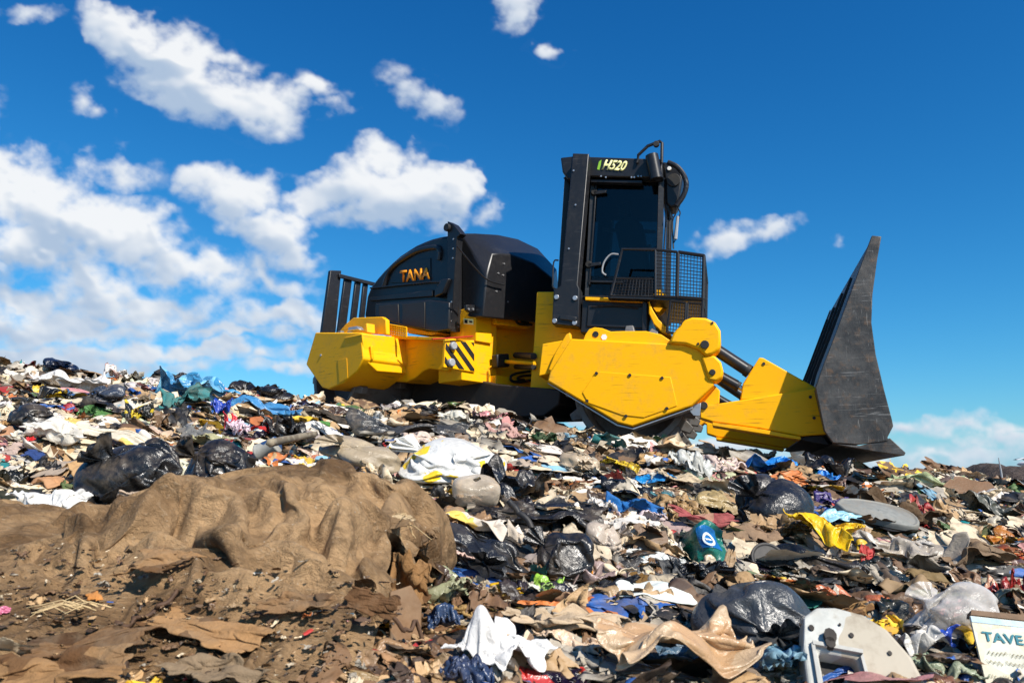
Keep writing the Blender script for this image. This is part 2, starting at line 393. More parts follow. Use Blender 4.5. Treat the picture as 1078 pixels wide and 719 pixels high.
# ------------------------------------------------------------------ drums
def drum(fr, cpx, d0, d1, r, name_teeth, centre_at):
    c0 = fr.side(*cpx, centre_at); c0 = c0 + fr.v * (d0 - centre_at)
    bm = bmesh.new(); n = 48; v = fr.v; u = fr.u; z = np.array((0, 0, 1.))
    def ring(rad, dd): return [bm.verts.new(c0 + v * dd + (u * math.cos(2 * math.pi * i / n) + z * math.sin(2 * math.pi * i / n)) * rad) for i in range(n)]
    wid = d1 - d0
    rr = [ring(r * .2, .42), ring(r * .84, .36), ring(r * .87, .0), ring(r, .0), ring(r, wid), ring(r * .87, wid), ring(r * .84, wid - .36), ring(r * .2, wid - .42)]
    for a, b_ in zip(rr[:-1], rr[1:]):
        for i in range(n): bm.faces.new((a[i], a[(i + 1) % n], b_[(i + 1) % n], b_[i]))
    bm.faces.new(rr[0][::-1]); bm.faces.new(rr[-1])
    o = finish(bm, 'drum', 'drum', root, .015)
    rows = 5; per = 16
    bm = bmesh.new()
    bm_loft(bm, [Vector((sx * .085, sv * .10, -.01)) for sx, sv in ((-1, -1), (1, -1), (1, 1), (-1, 1))], [Vector((sx * .05, sv * .06, .13)) for sx, sv in ((-1, -1), (1, -1), (1, 1), (-1, 1))])
    first = finish(bm, 'tooth', 'drum', o, .012, loc=(0, 0, 0))
    for k in range(rows):
        dd = .12 + (wid - .24) * k / (rows - 1)
        for i in range(per):
            a = 2 * math.pi * (i + .5 * (k % 2)) / per
            e = u * math.cos(a) + z * math.sin(a); t = -u * math.sin(a) + z * math.cos(a); p = c0 + v * dd + e * r - ROOT_LOC
            if k == 0 and i == 0: q = first
            else:
                q = first.copy(); COL.objects.link(q); q.parent = o
            q.matrix_local = Matrix(((t[0], v[0], e[0], p[0]), (t[1], v[1], e[1], p[1]), (t[2], v[2], e[2], p[2]), (0, 0, 0, 1)))
    return o
drum(F, (664, 411), .42, 3.40, .78, 'tooth', .42)
drum(B, (352, 396), .30, 3.5, .66, 'tooth', .30)

# ------------------------------------------------------------------ front half
HEX = [(601, 356.5), (720, 362.5), (733, 366), (742, 373), (752, 405), (729, 427), (666, 449), (650, 445), (576, 401), (579, 391)]
sg = side_prism(F, HEX, 0, .34, 'side_guard', 'yellow', bev=.02)
side_prism(F, [(628, 391), (706, 397), (713, 427), (678, 439.5), (655, 437), (619, 424), (613, 413)], -.012, 0.002, 'cover_plate', 'yellow', sg, .006)
side_prism(F, [(576, 402.5), (650, 446.5), (666, 450.5), (729, 428.5), (729, 430), (667, 452.2), (649, 448.2), (577, 404)], .03, .30, 'edge_strip', 'bolt', sg, .004)
for (x, y) in ((628, 393), (663, 395), (697, 398), (618, 422), (659, 438), (702, 430)):
    disc(F.side(x, y, -.012), -F.v, .022, .014, 'bolt', 'darksteel', sg, 8, 0)
# far side guard
far = [F.side(x, y, 0) for x, y in HEX]
bm = bmesh.new(); bm_loft(bm, [p + F.v * 3.46 for p in far], [p + F.v * 3.8 for p in far]); finish(bm, 'side_guard', 'yellow', root, .02)
# arched top plate with its lifting eye
ap = side_prism(F, [(613, 360), (616, 352), (620, 346.5), (626, 344.5), (634, 345.5), (643, 349), (655, 348.5), (680, 348.5), (696, 352), (708, 360), (708, 368), (613, 366)], .10, .26, 'arch_plate', 'yellow')
disc(F.side(627, 352, .098), -F.v, .042, .006, 'lifting_eye', 'rubber', ap, 16, 0)
disc(F.side(636, 355, .098), -F.v, .042, .006, 'sticker', 'white', ap, 6, 0)
# rounded covers over the lift cylinder mounts
c1 = side_prism(F, [(704, 361), (709, 350), (721, 336.5), (729, 333.8), (743, 334.5), (753, 339), (758.5, 348), (759, 358), (757.5, 367), (751, 372.5), (743, 375), (736, 368), (722, 362.5)], -.06, .32, 'cylinder_cover', 'yellow', bev=.03)
disc(F.side(742, 363, -.06), -F.v, .055, .03, 'pin', 'darksteel', c1, 14)
for p in ((717, 341), (750, 340), (735, 362)): disc(F.side(*p, -.06), -F.v, .016, .012, 'bolt', 'darksteel', c1, 8, 0)
c2 = side_prism(F, [(738, 375), (752, 374), (759, 381), (761.5, 390), (760, 397), (754, 401.5), (746, 400), (742, 388)], -.03, .32, 'cylinder_cover', 'yellow', bev=.025)
disc(F.side(750, 392, -.03), -F.v, .04, .02, 'pin', 'darksteel', c2, 12)
# main frame
ff = side_prism(F, [(565, 307), (583, 307), (584, 342), (612, 344), (640, 345), (705, 352), (720, 372), (716, 395), (612, 406), (600, 412), (558, 409), (562, 360)], .85, 2.95, 'front_frame', 'yellow', bev=.02)
side_prism(F, [(571, 362), (600, 357), (592, 390), (567, 396)], .34, .84, 'guard_bracket', 'yellow', ff)
side_prism(F, [(601, 357), (585, 384), (581, 391), (577, 389), (584, 372), (596, 352), (600, 350)], .28, .40, 'guard_rib', 'yellow', ff)
side_prism(F, [(590, 410), (612, 404), (716, 394), (700, 412), (640, 418)], 1.0, 2.8, 'belly_shade_pan', 'darksteel', ff)
# cab base
cb = side_prism(F, [(613, 316), (683, 318), (683, 352), (611, 350)], .62, 2.8, 'cab_base', 'black')
side_prism(F, [(616, 312.5), (683, 315), (683, 318.5), (616, 316)], .56, .64, 'trim_strip', 'yellow', cb, .006)
side_prism(F, [(619, 320), (677, 322.5), (679, 327), (678, 346), (617, 344)], .60, .63, 'access_panel', 'hood', cb, .02)
tube([F.side(622, 323, .59), F.side(650, 322, .57), F.side(672, 325, .59)], .012, 'grab_handle', 'black', cb, 6)
side_prism(F, [(676, 318), (681, 318), (681, 350), (676, 350)], .52, .58, 'step_post', 'black', cb, .006)
# curved yellow fender in front of the cab base
fd = bmesh.new()
pa = [F.side(x, y, .45) for x, y in ((683, 316), (687, 326), (693, 336), (700, 343), (706, 350), (706, 353), (697, 350), (688, 341), (683, 330))]
bm_loft(fd, pa, [p + F.v * .5 for p in pa]); fe = finish(fd, 'fender', 'yellow', root, .012)
side_prism(F, [(684, 316), (705, 318), (706, 322), (702, 325), (698, 330), (694, 333), (688, 325)], .95, 1.0, 'bracket', 'yellow', fe, .006)
side_prism(F, [(688, 309), (692, 304), (696, 305), (697, 308), (701, 309), (700, 312), (688, 312)], .5, .6, 'latch', 'yellow', fe, .006)

# ------------------------------------------------------------------ cab
cab_side = [(621, 186), (696, 188), (693, 316), (611, 314)]
bm = bmesh.new()
A = [F.side(x, y, .95) for x, y in [(597, 188), (696, 188), (693, 316), (589, 314)]]
cabw = 1.75
def beam(a, b_, r): bm_tube(bm, [a, b_], r, 4)
o_in = F.v * cabw
for q in (A[0], A[1]):
    pass
for (i, j) in ((0, 3), (1, 2)):
    for off in (0 * F.v, o_in): beam(A[i] + off, A[j] + off, .055)
for (i, j) in ((0, 1), (3, 2)):
    for off in (0 * F.v, o_in): beam(A[i] + off, A[j] + off, .06)
for i in range(4): beam(A[i], A[i] + o_in, .06)
mid = (np.array(A[0]) * .72 + np.array(A[1]) * .28, np.array(A[3]) * .72 + np.array(A[2]) * .28)
beam(mid[0], mid[1], .04)
cabo = finish(bm, 'cab', 'black', root, 0, False)
side_prism(F, [(589, 290), (694, 291), (693, 318), (588, 316)], .96, 2.68, 'cab_floor', 'black', cabo)
def pane(name, P, nrm, parent=cabo, mat='glass'):
    bm = bmesh.new(); bm_loft(bm, P, [p + nrm * .012 for p in P]); return finish(bm, name, mat, parent, 0, False)
inset = lambda P, k: [np.mean(P, 0) + (p - np.mean(P, 0)) * k for p in P]
pane('side_window', inset([p + F.v * .01 for p in A], .97), F.v)
pane('side_window', inset([p + o_in - F.v * .02 for p in A], .97), F.v, cabo, 'glass_dark')
pane('windscreen', inset([A[1], A[1] + o_in, A[2] + o_in, A[2]], .97), -F.u, cabo, 'glass_dark')
pane('rear_window', inset([A[0], A[0] + o_in, A[3] + o_in, A[3]], .97), F.u)
# door outline, hinges, handle
side_prism(F, [(627, 190), (628.5, 190), (621, 300), (619.5, 300)], .90, .94, 'door_frame', 'black', cabo, .004)
side_prism(F, [(619, 295), (655, 296), (655, 298), (619, 297)], .90, .94, 'door_frame', 'black', cabo, .004)
for p in ((626, 203), (620, 279)):
    disc(F.side(*p, .93), -F.v, .05, .05, 'hinge', 'darksteel', cabo, 10); 
    side_prism(F, [(p[0] - 1, p[1] - 2), (p[0] + 12, p[1] - 3), (p[0] + 12, p[1]), (p[0] - 1, p[1] + 2)], .88, .92, 'hinge', 'black', cabo, .004)
tube(curve_pts([F.side(x, y, .88) for x, y in ((651, 268), (643, 268), (636, 276), (634, 286), (638, 290))]), .013, 'door_handle', 'grey', cabo, 6)
# seat and console seen dimly through the glass
sb = side_prism(F, [(646, 236), (654, 229), (668, 228), (676, 236), (680, 262), (684, 290), (650, 290), (652, 262)], 1.45, 1.95, 'seat', 'rubber', cabo, .05)
side_prism(F, [(650, 214), (662, 213), (664, 227), (652, 228)], 1.55, 1.85, 'headrest', 'rubber', cabo, .04)
tube([F.side(676, 292, 1.7), F.side(681, 268, 1.7), F.side(684, 258, 1.7)], .03, 'steering_column', 'grey', cabo, 8)
side_prism(F, [(634, 240), (690, 242), (690, 245), (634, 243)], 2.60, 2.66, 'far_rail', 'grey', cabo, .006)
side_prism(F, [(684, 262), (692, 258), (692, 292), (684, 292)], 1.4, 2.2, 'console', 'black', cabo, .02)
# roof
rf = side_prism(F, [(590, 166), (603, 164.5), (697, 167.5), (698, 187.5), (622, 186), (598, 189), (592, 181)], .78, 2.85, 'roof', 'black', bev=.02)
text_on(F, 'H520', [(633, 179), (658, 180.6), (661, 169.8), (636, 168.2)], .772, 'lettering', 'paleyellow', rf, .25, off=.035)
side_prism(F, [(628.5, 178.5), (630.5, 170.5), (633.2, 168.3), (632.4, 174), (631, 179)], .774, .778, 'lettering', 'green', rf, 0)
side_prism(F, [(622, 189), (676, 190), (676, 193), (622, 192)], .82, .94, 'gutter', 'black', rf, .006)
for x in (633, 638, 665, 668, 672, 675): disc(F.side(x, 186 + (x % 3) * .6, .80), -F.v, .014, .02, 'bolt', 'bolt', rf, 6, 0)
# roll-over posts
for dd in (.50, 3.0):
    base = [F.side(x, y, .50) for x, y in ((603, 161.5), (620, 162), (608, 300), (610, 304), (609, 344), (581, 341), (583, 305), (590, 301))]
    bm = bmesh.new(); bm_loft(bm, [p + F.v * (dd - .5) for p in base], [p + F.v * (dd - .5 + .26) for p in base])
    rp = finish(bm, 'rollover_post', 'black', root, .012)
    if dd < 1:
        for (x, y) in ((586, 313), (605.5, 314), (584, 338), (605, 340)): disc(F.side(x, y, .498), -F.v, .036, .022, 'bolt', 'bolt', rp, 10, .004)
        for (x, y) in ((606, 216), (604, 180), (599, 262)): disc(F.side(x, y, .498), -F.v, .014, .012, 'bolt', 'bolt', rp, 8, 0)
        side_prism(F, [(589, 331), (607, 333.5), (606.5, 338.5), (589, 336)], .47, .498, 'bracket', 'hood', rp, .01)
        tube(curve_pts([F.side(x, y, .52) for x, y in ((588, 274), (583, 276), (582, 295), (582, 302), (586, 305))]), .012, 'grab_rail', 'black', rp, 6)
cross = [F.side(x, y, .76) for x, y in ((603, 163), (618, 163.5), (617, 178), (602, 177))]
bm = bmesh.new(); bm_loft(bm, cross, [p + F.v * 2.24 for p in cross]); finish(bm, 'rollover_beam', 'black', root, .012)
# mirror arm, spot lamp, work lamp cluster
tube([F.side(x, y, .75) for x, y in ((671, 172), (672, 163.5), (682, 154), (695, 149), (697, 151), (696.5, 172))], .024, 'mirror_arm', 'black', rf, 8)
disc(F.side(691, 153, .72), -F.v, .045, .06, 'mirror_joint', 'darksteel', rf, 12)
p0, p1 = F.side(686, 164, .70), F.side(691, 189, .70)
tube([p0 + (p0 - p1) * .02, p0, p1, p1 + (p1 - p0) * .02], [.07, .095, .095, .075], 'marker_lamp', 'hood', rf, 20)
lc = side_prism(F, [(697, 170), (708, 171.5), (716, 178), (719, 186), (716, 205), (712, 217), (706, 219), (701, 214), (700, 190)], .95, 1.30, 'work_lamp', 'black', rf, .03)
tube(curve_pts([F.side(x, y, .80) for x, y in ((703, 171), (713, 176), (720.5, 186), (722.5, 196), (719, 207), (712, 217))]), .038, 'lamp_guard', 'black', lc, 10)
disc(F.side(709, 190, .945), -F.v, .10, .02, 'lens', 'darksteel', lc, 18)
disc(F.side(704.5, 178, .945), -F.v, .032, .02, 'lens', 'white', lc, 12)
for pts in ([(700, 192), (701, 230), (699, 262)], [(704, 190), (705, 225), (704, 262)], [(713, 220), (711, 226), (708, 234), (709, 262)], [(698, 196), (697, 250), (692, 300)]):
    tube(curve_pts([F.side(x, y, 1.0) for x, y in pts], 4), .012, 'cable', 'rubber', rf, 6)
tube([F.side(713.5, 228, .98), F.side(711, 252, .98)], [.022, .03], 'cable_weight', 'grey', rf, 8)
tube(curve_pts([F.side(x, y, 1.0) for x, y in ((713, 218), (716, 224), (715, 229), (711, 252), (708, 256))], 4), .009, 'cable', 'rubber', rf, 6)

# ------------------------------------------------------------------ guard rail cage
cg = bpy.data.objects.new('guard_cage', None); COL.objects.link(cg); cg.parent = root
def bars(quad, nx, ny, r, name, mat, frame_r=None):
    """a rectangular wire panel between four corners given as world points tl, tr, br, bl"""
    tl, tr_, br, bl = [np.array(q) for q in quad]; bm = bmesh.new()
    for i in range(nx + 1):
        t = i / nx; bm_tube(bm, [tl + (tr_ - tl) * t, bl + (br - bl) * t], r, 4)
    for j in range(ny + 1):
        t = j / ny; bm_tube(bm, [tl + (bl - tl) * t, tr_ + (br - tr_) * t], r, 4)
    finish(bm, name, mat, cg, 0, False)
    if frame_r:
        bm = bmesh.new()
        for a, b_ in ((tl, tr_), (tr_, br), (br, bl), (bl, tl)): bm_tube(bm, [a, b_], frame_r, 6)
        finish(bm, 'panel_frame', mat, cg, 0, False)
f = lambda x, y, d=.40: F.side(x, y, d)
bars([f(648, 293), f(690, 294), f(690, 312), f(643, 311)], 13, 6, .0048, 'wire_panel', 'black', .010)
tube([f(643, 311), f(655, 262.5), f(690, 263)], .022, 'hand_rail', 'black', cg, 8)
bars([f(690, 263), f(713, 265.5), f(712, 313), f(690, 312)], 7, 13, .0062, 'wire_panel', 'black', .020)
bars([f(714, 265.5), f(741, 269.5), f(740, 315), f(713, 313)], 8, 13, .0062, 'wire_panel', 'black', .026)
E0, E1 = f(741, 269.5), f(740, 315)
bars([E0, E0 + F.v * 1.5, E1 + F.v * 1.5, E1], 18, 13, .0062, 'wire_panel', 'black', .024)
bars([f(706, 317), f(722, 319), f(721, 352), f(702, 350)], 6, 9, .0062, 'wire_panel', 'black', .018)
bars([f(724, 319), f(740, 320), f(738, 352), f(723, 352)], 6, 9, .0062, 'wire_panel', 'black', .018)
E2 = f(738, 352)
bars([E1, E1 + F.v * 1.5, E2 + F.v * 1.5, E2], 18, 10, .0062, 'wire_panel', 'black', .02)
bm = bmesh.new(); fl = [f(640, 311), f(741, 314), f(741, 317.5), f(640, 314)]
bm_loft(bm, fl, [p + F.v * .5 for p in fl]); finish(bm, 'walkway', 'black', cg, .006)
bm = bmesh.new(); fl = [f(696, 312.5), f(741, 314), f(741, 317.5), f(696, 316)]
bm_loft(bm, [p + F.v * .5 for p in fl], [p + F.v * 1.6 for p in fl]); finish(bm, 'walkway', 'black', cg, .006)

# ------------------------------------------------------------------ lift arms, cylinders, blade
ARM = [(737, 427), (752, 425.5), (800, 418), (859, 408), (872, 457), (843, 459), (800, 451), (750, 444), (737, 440)]
BRK = [(799.5, 376), (804, 377), (860, 408.5), (852, 414), (800, 419.5), (779, 421.5), (782, 404)]
HNG = [(733, 426), (752, 405), (758, 411), (757, 425), (741, 430)]
def shifted(name, poly, d, w, dd, mat, bev=.015):
    bm = bmesh.new(); P_ = [F.side(x, y, d) + F.v * dd for x, y in poly]
    bm_loft(bm, P_, [p + F.v * w for p in P_]); return finish(bm, name, mat, root, bev)
for dd in (0, 3.1):
    am = shifted('lift_arm', ARM, .14, .34, dd, 'yellow')
    bk = shifted('arm_bracket', BRK, .20, .20, dd, 'yellow'); hg = shifted('arm_hinge', HNG, .36, .2, dd, 'yellow')
    lowp = [F.side(x, y, .10) + F.v * dd for x, y in ((750, 444.5), (800, 451.5), (843, 459.5), (843, 463), (800, 456), (750, 448))]
    bm = bmesh.new(); bm_loft(bm, lowp, [p + F.v * .42 for p in lowp]); finish(bm, 'flange', 'yellow', am, .006)
    if dd == 0:
        for (x, y) in ((804, 383), (857, 440), (853, 418)): disc(F.side(x, y, .14 if y > 400 else .20), -F.v, .02, .012, 'bolt', 'darksteel', am, 8, 0)
        side_prism(F, [(722, 428), (738, 424), (737, 438), (730, 437.5)], .10, .14, 'hinge_plate', 'bolt', am, .006)
        disc(F.side(741, 427, .14), -F.v, .05, .03, 'pin', 'darksteel', am, 12)
    for (a, b_, r0) in (((750, 366), (802, 400), .078), ((754, 394), (786, 412), .062)):
        A0 = F.side(*a, .36) + F.v * dd; B0 = F.side(*b_, .36) + F.v * dd; mid_ = A0 * .25 + B0 * .75
        cy = tube([A0, mid_], r0, 'lift_cylinder', 'black', None, 18)
        tube([A0 * .3 + B0 * .7, B0], r0 * .55, 'rod', 'rod', cy, 14)
        tube([A0 * .32 + B0 * .68, A0 * .24 + B0 * .76], r0 * 1.12, 'collar', 'darksteel', cy, 18)
        tube([A0 + np.array((0, 0, r0 * 1.15)), mid_ + np.array((0, 0, r0 * 1.15))], .014, 'hose', 'rubber', cy, 6)
BL = [(918, 248), (928, 249), (923.6, 273), (918.6, 310), (917.5, 340), (922, 373), (931, 411), (939, 441), (940.5, 448.5), (934.6, 460), (935, 464), (905, 468), (877, 466), (868, 453.7), (858.5, 408), (866, 386), (880, 350), (907, 277)]
bl = side_prism(F, BL, -.34, -.27, 'blade', 'steel', bev=.008)
BW = 4.15
core = [(918.5, 250.5), (926.5, 251), (922, 273), (917, 310), (916, 340), (920, 373), (929, 411), (937, 441), (938, 448), (932, 459), (880, 463), (871, 451), (861, 408), (868, 386.5), (882, 351), (908, 279)]
P_ = [F.side(x, y, -.27) for x, y in core]
bm = bmesh.new(); bm_loft(bm, P_, [p + F.v * BW for p in P_]); finish(bm, 'moldboard', 'steel', bl, .008)
Pe = [F.side(x, y, -.34) + F.v * (BW + .07) for x, y in BL]
bm = bmesh.new(); bm_loft(bm, Pe, [p + F.v * .07 for p in Pe]); finish(bm, 'end_plate', 'steel', bl, .008)
ce = [F.side(x, y, -.33) for x, y in ((877, 467), (905, 469), (934.6, 462), (937, 461), (953.6, 476.5), (952, 479.5), (920, 475), (893, 470))]
bm = bmesh.new(); bm_loft(bm, ce, [p + F.v * (BW + .1) for p in ce]); finish(bm, 'cutting_edge', 'steel', bl, .006)
# ribs on the back of the blade
for k in (.55, 1.4, 2.3, 3.2):
    rb = [F.side(x, y, -.27) + F.v * k for x, y in ((905, 281), (879, 351), (865, 387), (860, 407), (856, 405), (862, 384), (876, 349), (902, 280))]
    bm = bmesh.new(); bm_loft(bm, rb, [p + F.v * .05 for p in rb]); finish(bm, 'rib', 'darksteel', bl, .004)
lp = [F.side(x, y, -.20) for x, y in ((862, 385), (857, 407), (870, 452), (875, 450), (866, 408), (868, 388))]
lw = [F.side(x, y, -.20) for x, y in ((869, 456), (878, 467), (846, 461), (850, 457))]
bm = bmesh.new(); bm_loft(bm, [p + F.v * .4 for p in lw], [p + F.v * 3.6 for p in lw]); finish(bm, 'push_beam', 'darksteel', bl, .006)

# ------------------------------------------------------------------ rear half
RG = [(331.8, 350), (380, 350), (382.4, 377.5), (376, 391), (361, 403.5), (345.6, 410), (338.7, 408), (322, 383.6)]
PA = [B.side(x, y, 0) for x, y in RG]
bm = bmesh.new(); bm_loft(bm, PA, [p + B.v * .9 for p in PA]); rg = finish(bm, 'side_guard', 'yellow', root, .02)
bm = bmesh.new(); bm_loft(bm, [p + B.v * 2.9 for p in PA], [p + B.v * 3.8 for p in PA]); finish(bm, 'side_guard', 'yellow', root, .02)
side_prism(B, [(355.5, 379), (365, 377), (366, 398), (357, 403)], -.006, 0, 'access_panel', 'yellow', rg, .004)
disc(B.side(338, 374, 0), -B.v, .02, .012, 'bolt', 'bolt', rg, 8, 0)
gs = B.s_of(B.side(381, 360, 0)) + .02
front_prism(B, [(388, 365), (390.5, 364), (391.5, 378), (389, 379)], gs, gs + .06, 'grab_handle', 'yellow', rg, .01)
# wedge that carries the guard's front face down to the frame beam
w0 = [B.side(381, 350.5, .02), B.side(382.8, 377, .02)]
ss = gs
wd = [B.front(381, 351, ss), B.front(416, 354.5, ss), B.front(429.5, 393.5, ss), B.front(397, 391, ss), B.front(384, 379, ss)]
bm = bmesh.new(); bm_loft(bm, wd, [p - B.u * .5 for p in wd]); finish(bm, 'guard_wedge', 'yellow', rg, .015)
rp_ = side_prism(B, [(356, 350), (364, 341), (372, 334.5), (402, 333.5), (406, 336.5), (406.5, 352), (383, 351)], .42, .50, 'top_plate', 'yellow', rg)
side_prism(B, [(383, 342), (386, 340), (386.5, 350), (383, 350)], .2, .36, 'lug', 'yellow', rg)
side_prism(B, [(366, 344.5), (375, 343), (378, 347), (366, 349)], .22, .34, 'lamp', 'bolt', rg, .02)
# perforated step
q = [B.side(405, 341, .62), B.side(428, 345, .62), B.side(428, 355, .62), B.side(405, 352, .62)]
bm = bmesh.new()
for i in range(13):
    t = i / 12; a = q[0] + (q[1] - q[0]) * t; c = q[3] + (q[2] - q[3]) * t; bm_tube(bm, [a, c], .014, 4)
for j in range(5):
    t = j / 4; a = q[0] + (q[3] - q[0]) * t; c = q[1] + (q[2] - q[1]) * t; bm_tube(bm, [a, c], .014, 4)
finish(bm, 'step', 'yellow', root, 0, False)
# frame beam
bf = side_prism(B, [(378, 353), (414, 355), (472, 357.5), (472, 391), (452, 388), (445, 391), (437, 398), (428, 402), (390, 400)], .86, 2.7, 'rear_frame', 'yellow', bev=.015)
side_prism(B, [(412, 353), (472, 355.5), (472, 358.5), (412, 356.5)], .72, .88, 'beam_flange', 'yellow', bf, .006)
# hinge pillar
hk = B.s_of(B.side(500, 360, 1.18))
pl = front_prism(B, [(500, 322.5), (523, 325), (523, 405), (486, 400), (486, 358), (500, 358)], hk, hk - .55, 'hinge_pillar', 'yellow', bev=.012)
side_prism(B, [(474, 358.5), (474, 346), (489, 323.5), (501, 323), (501, 359)], 1.16, 1.5, 'pillar_wing', 'yellow', pl, .01)
side_prism(B, [(488, 335), (498, 336), (498, 342), (488, 341)], 1.150, 1.158, 'sticker', 'paleyellow', pl, 0)
side_prism(B, [(489, 336.5), (492, 336.8), (492, 340.5), (489, 340)], 1.146, 1.151, 'sticker', 'rubber', pl, 0)
side_prism(B, [(494, 337.5), (497, 338), (497, 340), (494, 339.6)], 1.146, 1.151, 'sticker', 'rubber', pl, 0)
hz = front_prism(B, [(469, 357), (499.5, 359.5), (500, 392), (467, 386.5)], hk + .03, hk - .02, 'hazard_plate', 'yellow', pl, .006)
hq = [(469, 357), (499.5, 359.5), (500, 392), (467, 386.5)]
def hpt(a, b_):
    (x0, y0), (x1, y1), (x2, y2), (x3, y3) = hq
    return ((1 - b_) * ((1 - a) * x0 + a * x1) + b_ * ((1 - a) * x3 + a * x2), (1 - b_) * ((1 - a) * y0 + a * y1) + b_ * ((1 - a) * y3 + a * y2))
def clip01(poly):
    for ax, side, lim in ((0, 1, .02), (0, -1, .98), (1, 1, .04), (1, -1, .96)):
        out = []
        for i in range(len(poly)):
            a, b_ = poly[i], poly[(i + 1) % len(poly)]
            ina = (a[ax] - lim) * side >= 0; inb = (b_[ax] - lim) * side >= 0
            if ina: out.append(a)
            if ina != inb:
                t = (lim - a[ax]) / (b_[ax] - a[ax]); out.append((a[0] + t * (b_[0] - a[0]), a[1] + t * (b_[1] - a[1])))
        poly = out
        if len(poly) < 3: return None
    return poly
bm = bmesh.new()
for k in range(-4, 6):
    c = k * .37 + .08; w = .17
    pp = clip01([(c, -.05), (c + w, -.05), (c + w + .85, 1.05), (c + .85, 1.05)])
    if pp:
        P_ = [B.front(*hpt(*p), hk + .034) for p in pp]; bm_loft(bm, P_, [p + B.u * .004 for p in P_])
finish(bm, 'hazard_stripes', 'rubber', hz, 0, False)
for p in ((475.5, 364.5), (473.5, 382)): disc(B.front(*p, hk + .03), B.u, .062, .07, 'lamp', 'grey', hz, 18, .015)
tube([B.front(x, y, hk + .08) for x, y in ((455, 357), (480, 355.5), (498, 354))], .012, 'rod', 'red', pl, 6)
tube([B.front(x, y, hk + .03) for x, y in ((514, 404), (514, 390), (516, 386), (523, 385))], .012, 'rib', 'yellow', pl, 6)
for (poly, n_) in (([(491, 321), (500, 321), (500, 328), (494, 328.5), (491.5, 326)], 2), ([(507, 321.5), (522, 323), (521.5, 331.5), (508, 330.5)], 2)):
    br = front_prism(B, poly, hk + .04, hk - .02, 'tank_bracket', 'black', pl, .008)
    xs = [p[0] for p in poly]; ys = [p[1] for p in poly]
    for t in (.25, .75): disc(B.front(min(xs) + (max(xs) - min(xs)) * t, max(ys) - 3, hk + .04), B.u, .018, .012, 'bolt', 'bolt', br, 8, 0)
# hinge body between the two halves
hb = front_prism(B, [(522, 326), (568, 331), (566, 409), (522, 405)], hk - .18, hk - .6, 'hinge_body', 'yellow')
front_prism(B, [(522, 328), (564, 333), (564, 341), (556, 346), (522, 341)], hk + .12, hk - .18, 'hinge_lug', 'yellow', hb)
front_prism(B, [(522, 395), (564, 401), (562, 409), (522, 405)], hk + .12, hk - .18, 'hinge_lug', 'yellow', hb)
disc(B.front(524, 380, hk + .0), B.u, .105, .12, 'cylinder_boot', 'rubber', hb, 18, .03)
front_prism(B, [(517, 374), (530, 373), (531, 387), (518, 387.5)], hk + .05, hk + .18, 'cylinder_block', 'rubber', hb, .02)
tube([B.front(530, 380.5, hk + .1), F.side(563, 382.5, .8)], .03, 'steering_cylinder', 'yellow', hb, 12)
tube([B.front(543, 374, hk + .1), F.side(562, 375, .8)], .05, 'steering_cylinder', 'darksteel', hb, 12)
tube([B.front(543, 386, hk + .1), F.side(562, 386.5, .8)], .04, 'steering_cylinder', 'darksteel', hb, 12)
for pts in ([(562, 333), (549, 334), (543.5, 337), (547, 341), (560, 342)], [(562, 337), (553, 337), (550, 339), (556, 340)], [(558, 391), (545, 393), (538, 396), (539, 401), (548, 402), (560, 400)], [(559, 395), (549, 396), (545, 399), (552, 400)]):
    tube(curve_pts([B.front(x, y, hk + .16) for x, y in pts]), .022, 'hose', 'rubber', hb, 8)
side_prism(B, [(436, 399), (470, 392), (520, 404), (590, 410), (588, 426), (572, 438), (520, 440), (430, 428)], 1.35, 2.6, 'belly_shade_pan', 'darksteel', bf, .02)  # dark slab added to stand for the shade under frame and hinge

# hood
HO = [(383, 334), (386, 312), (390, 302), (397, 293), (404, 285), (413, 276), (421, 269), (430, 263), (438, 258), (447, 254), (455, 251), (463, 249), (473, 247.5), (473, 349), (458, 349.5), (400, 345)]
ho = side_prism(B, HO, 1.0, 2.9, 'hood', 'hood', bev=.05)
rim = [(404, 302), (409, 288), (416, 279), (425, 272.5), (440, 264), (458, 260.3), (463, 264), (462, 274)]
bm = bmesh.new(); rp2 = [B.side(x, y, .985) for x, y in curve_pts(rim, 4)]; bm_tube(bm, rp2, .045, 8); finish(bm, 'panel_rim', 'hood', ho, 0)
side_prism(B, [(411, 298), (418, 285), (430, 276), (453, 271.5), (453, 296)], .985, 1.0, 'recess_panel', 'black', ho, .004)
text_on(B, 'TANA', [(422, 297.2), (452.5, 293.6), (452, 281.6), (421, 285.2)], .974, 'lettering', 'orange', ho, .12, off=.03)
side_prism(B, [(389, 302.5), (452, 296), (466, 296), (466, 297.5), (452, 297.5), (389, 304)], .94, 1.0, 'trim_strip', 'hood', ho, .006)
side_prism(B, [(389, 313), (455, 305), (455, 312), (389, 317)], .95, 1.0, 'louvre', 'black', ho, .01)
side_prism(B, [(457, 306), (464, 294), (472, 293), (466, 309), (457, 313)], .86, 1.0, 'latch_block', 'hood', ho, .02)
lb = side_prism(B, [(395, 319.5), (453, 315.5), (472.5, 318), (472, 347), (458, 349.5), (428, 344.5), (395, 333)], .86, 1.0, 'lower_box', 'hood', ho, .02)
side_prism(B, [(398.5, 322), (419, 320), (420, 341), (398.5, 333)], .848, .862, 'grille_panel', 'hood_panel', lb, .006)
side_prism(B, [(423, 320), (447, 318), (447, 345.5), (424, 342.5)], .848, .862, 'grille_panel', 'hood_panel', lb, .006)
side_prism(B, [(428, 344), (450, 349), (462, 350), (455, 353), (430, 351)], .95, 1.6, 'bracket', 'yellow', lb, .006)
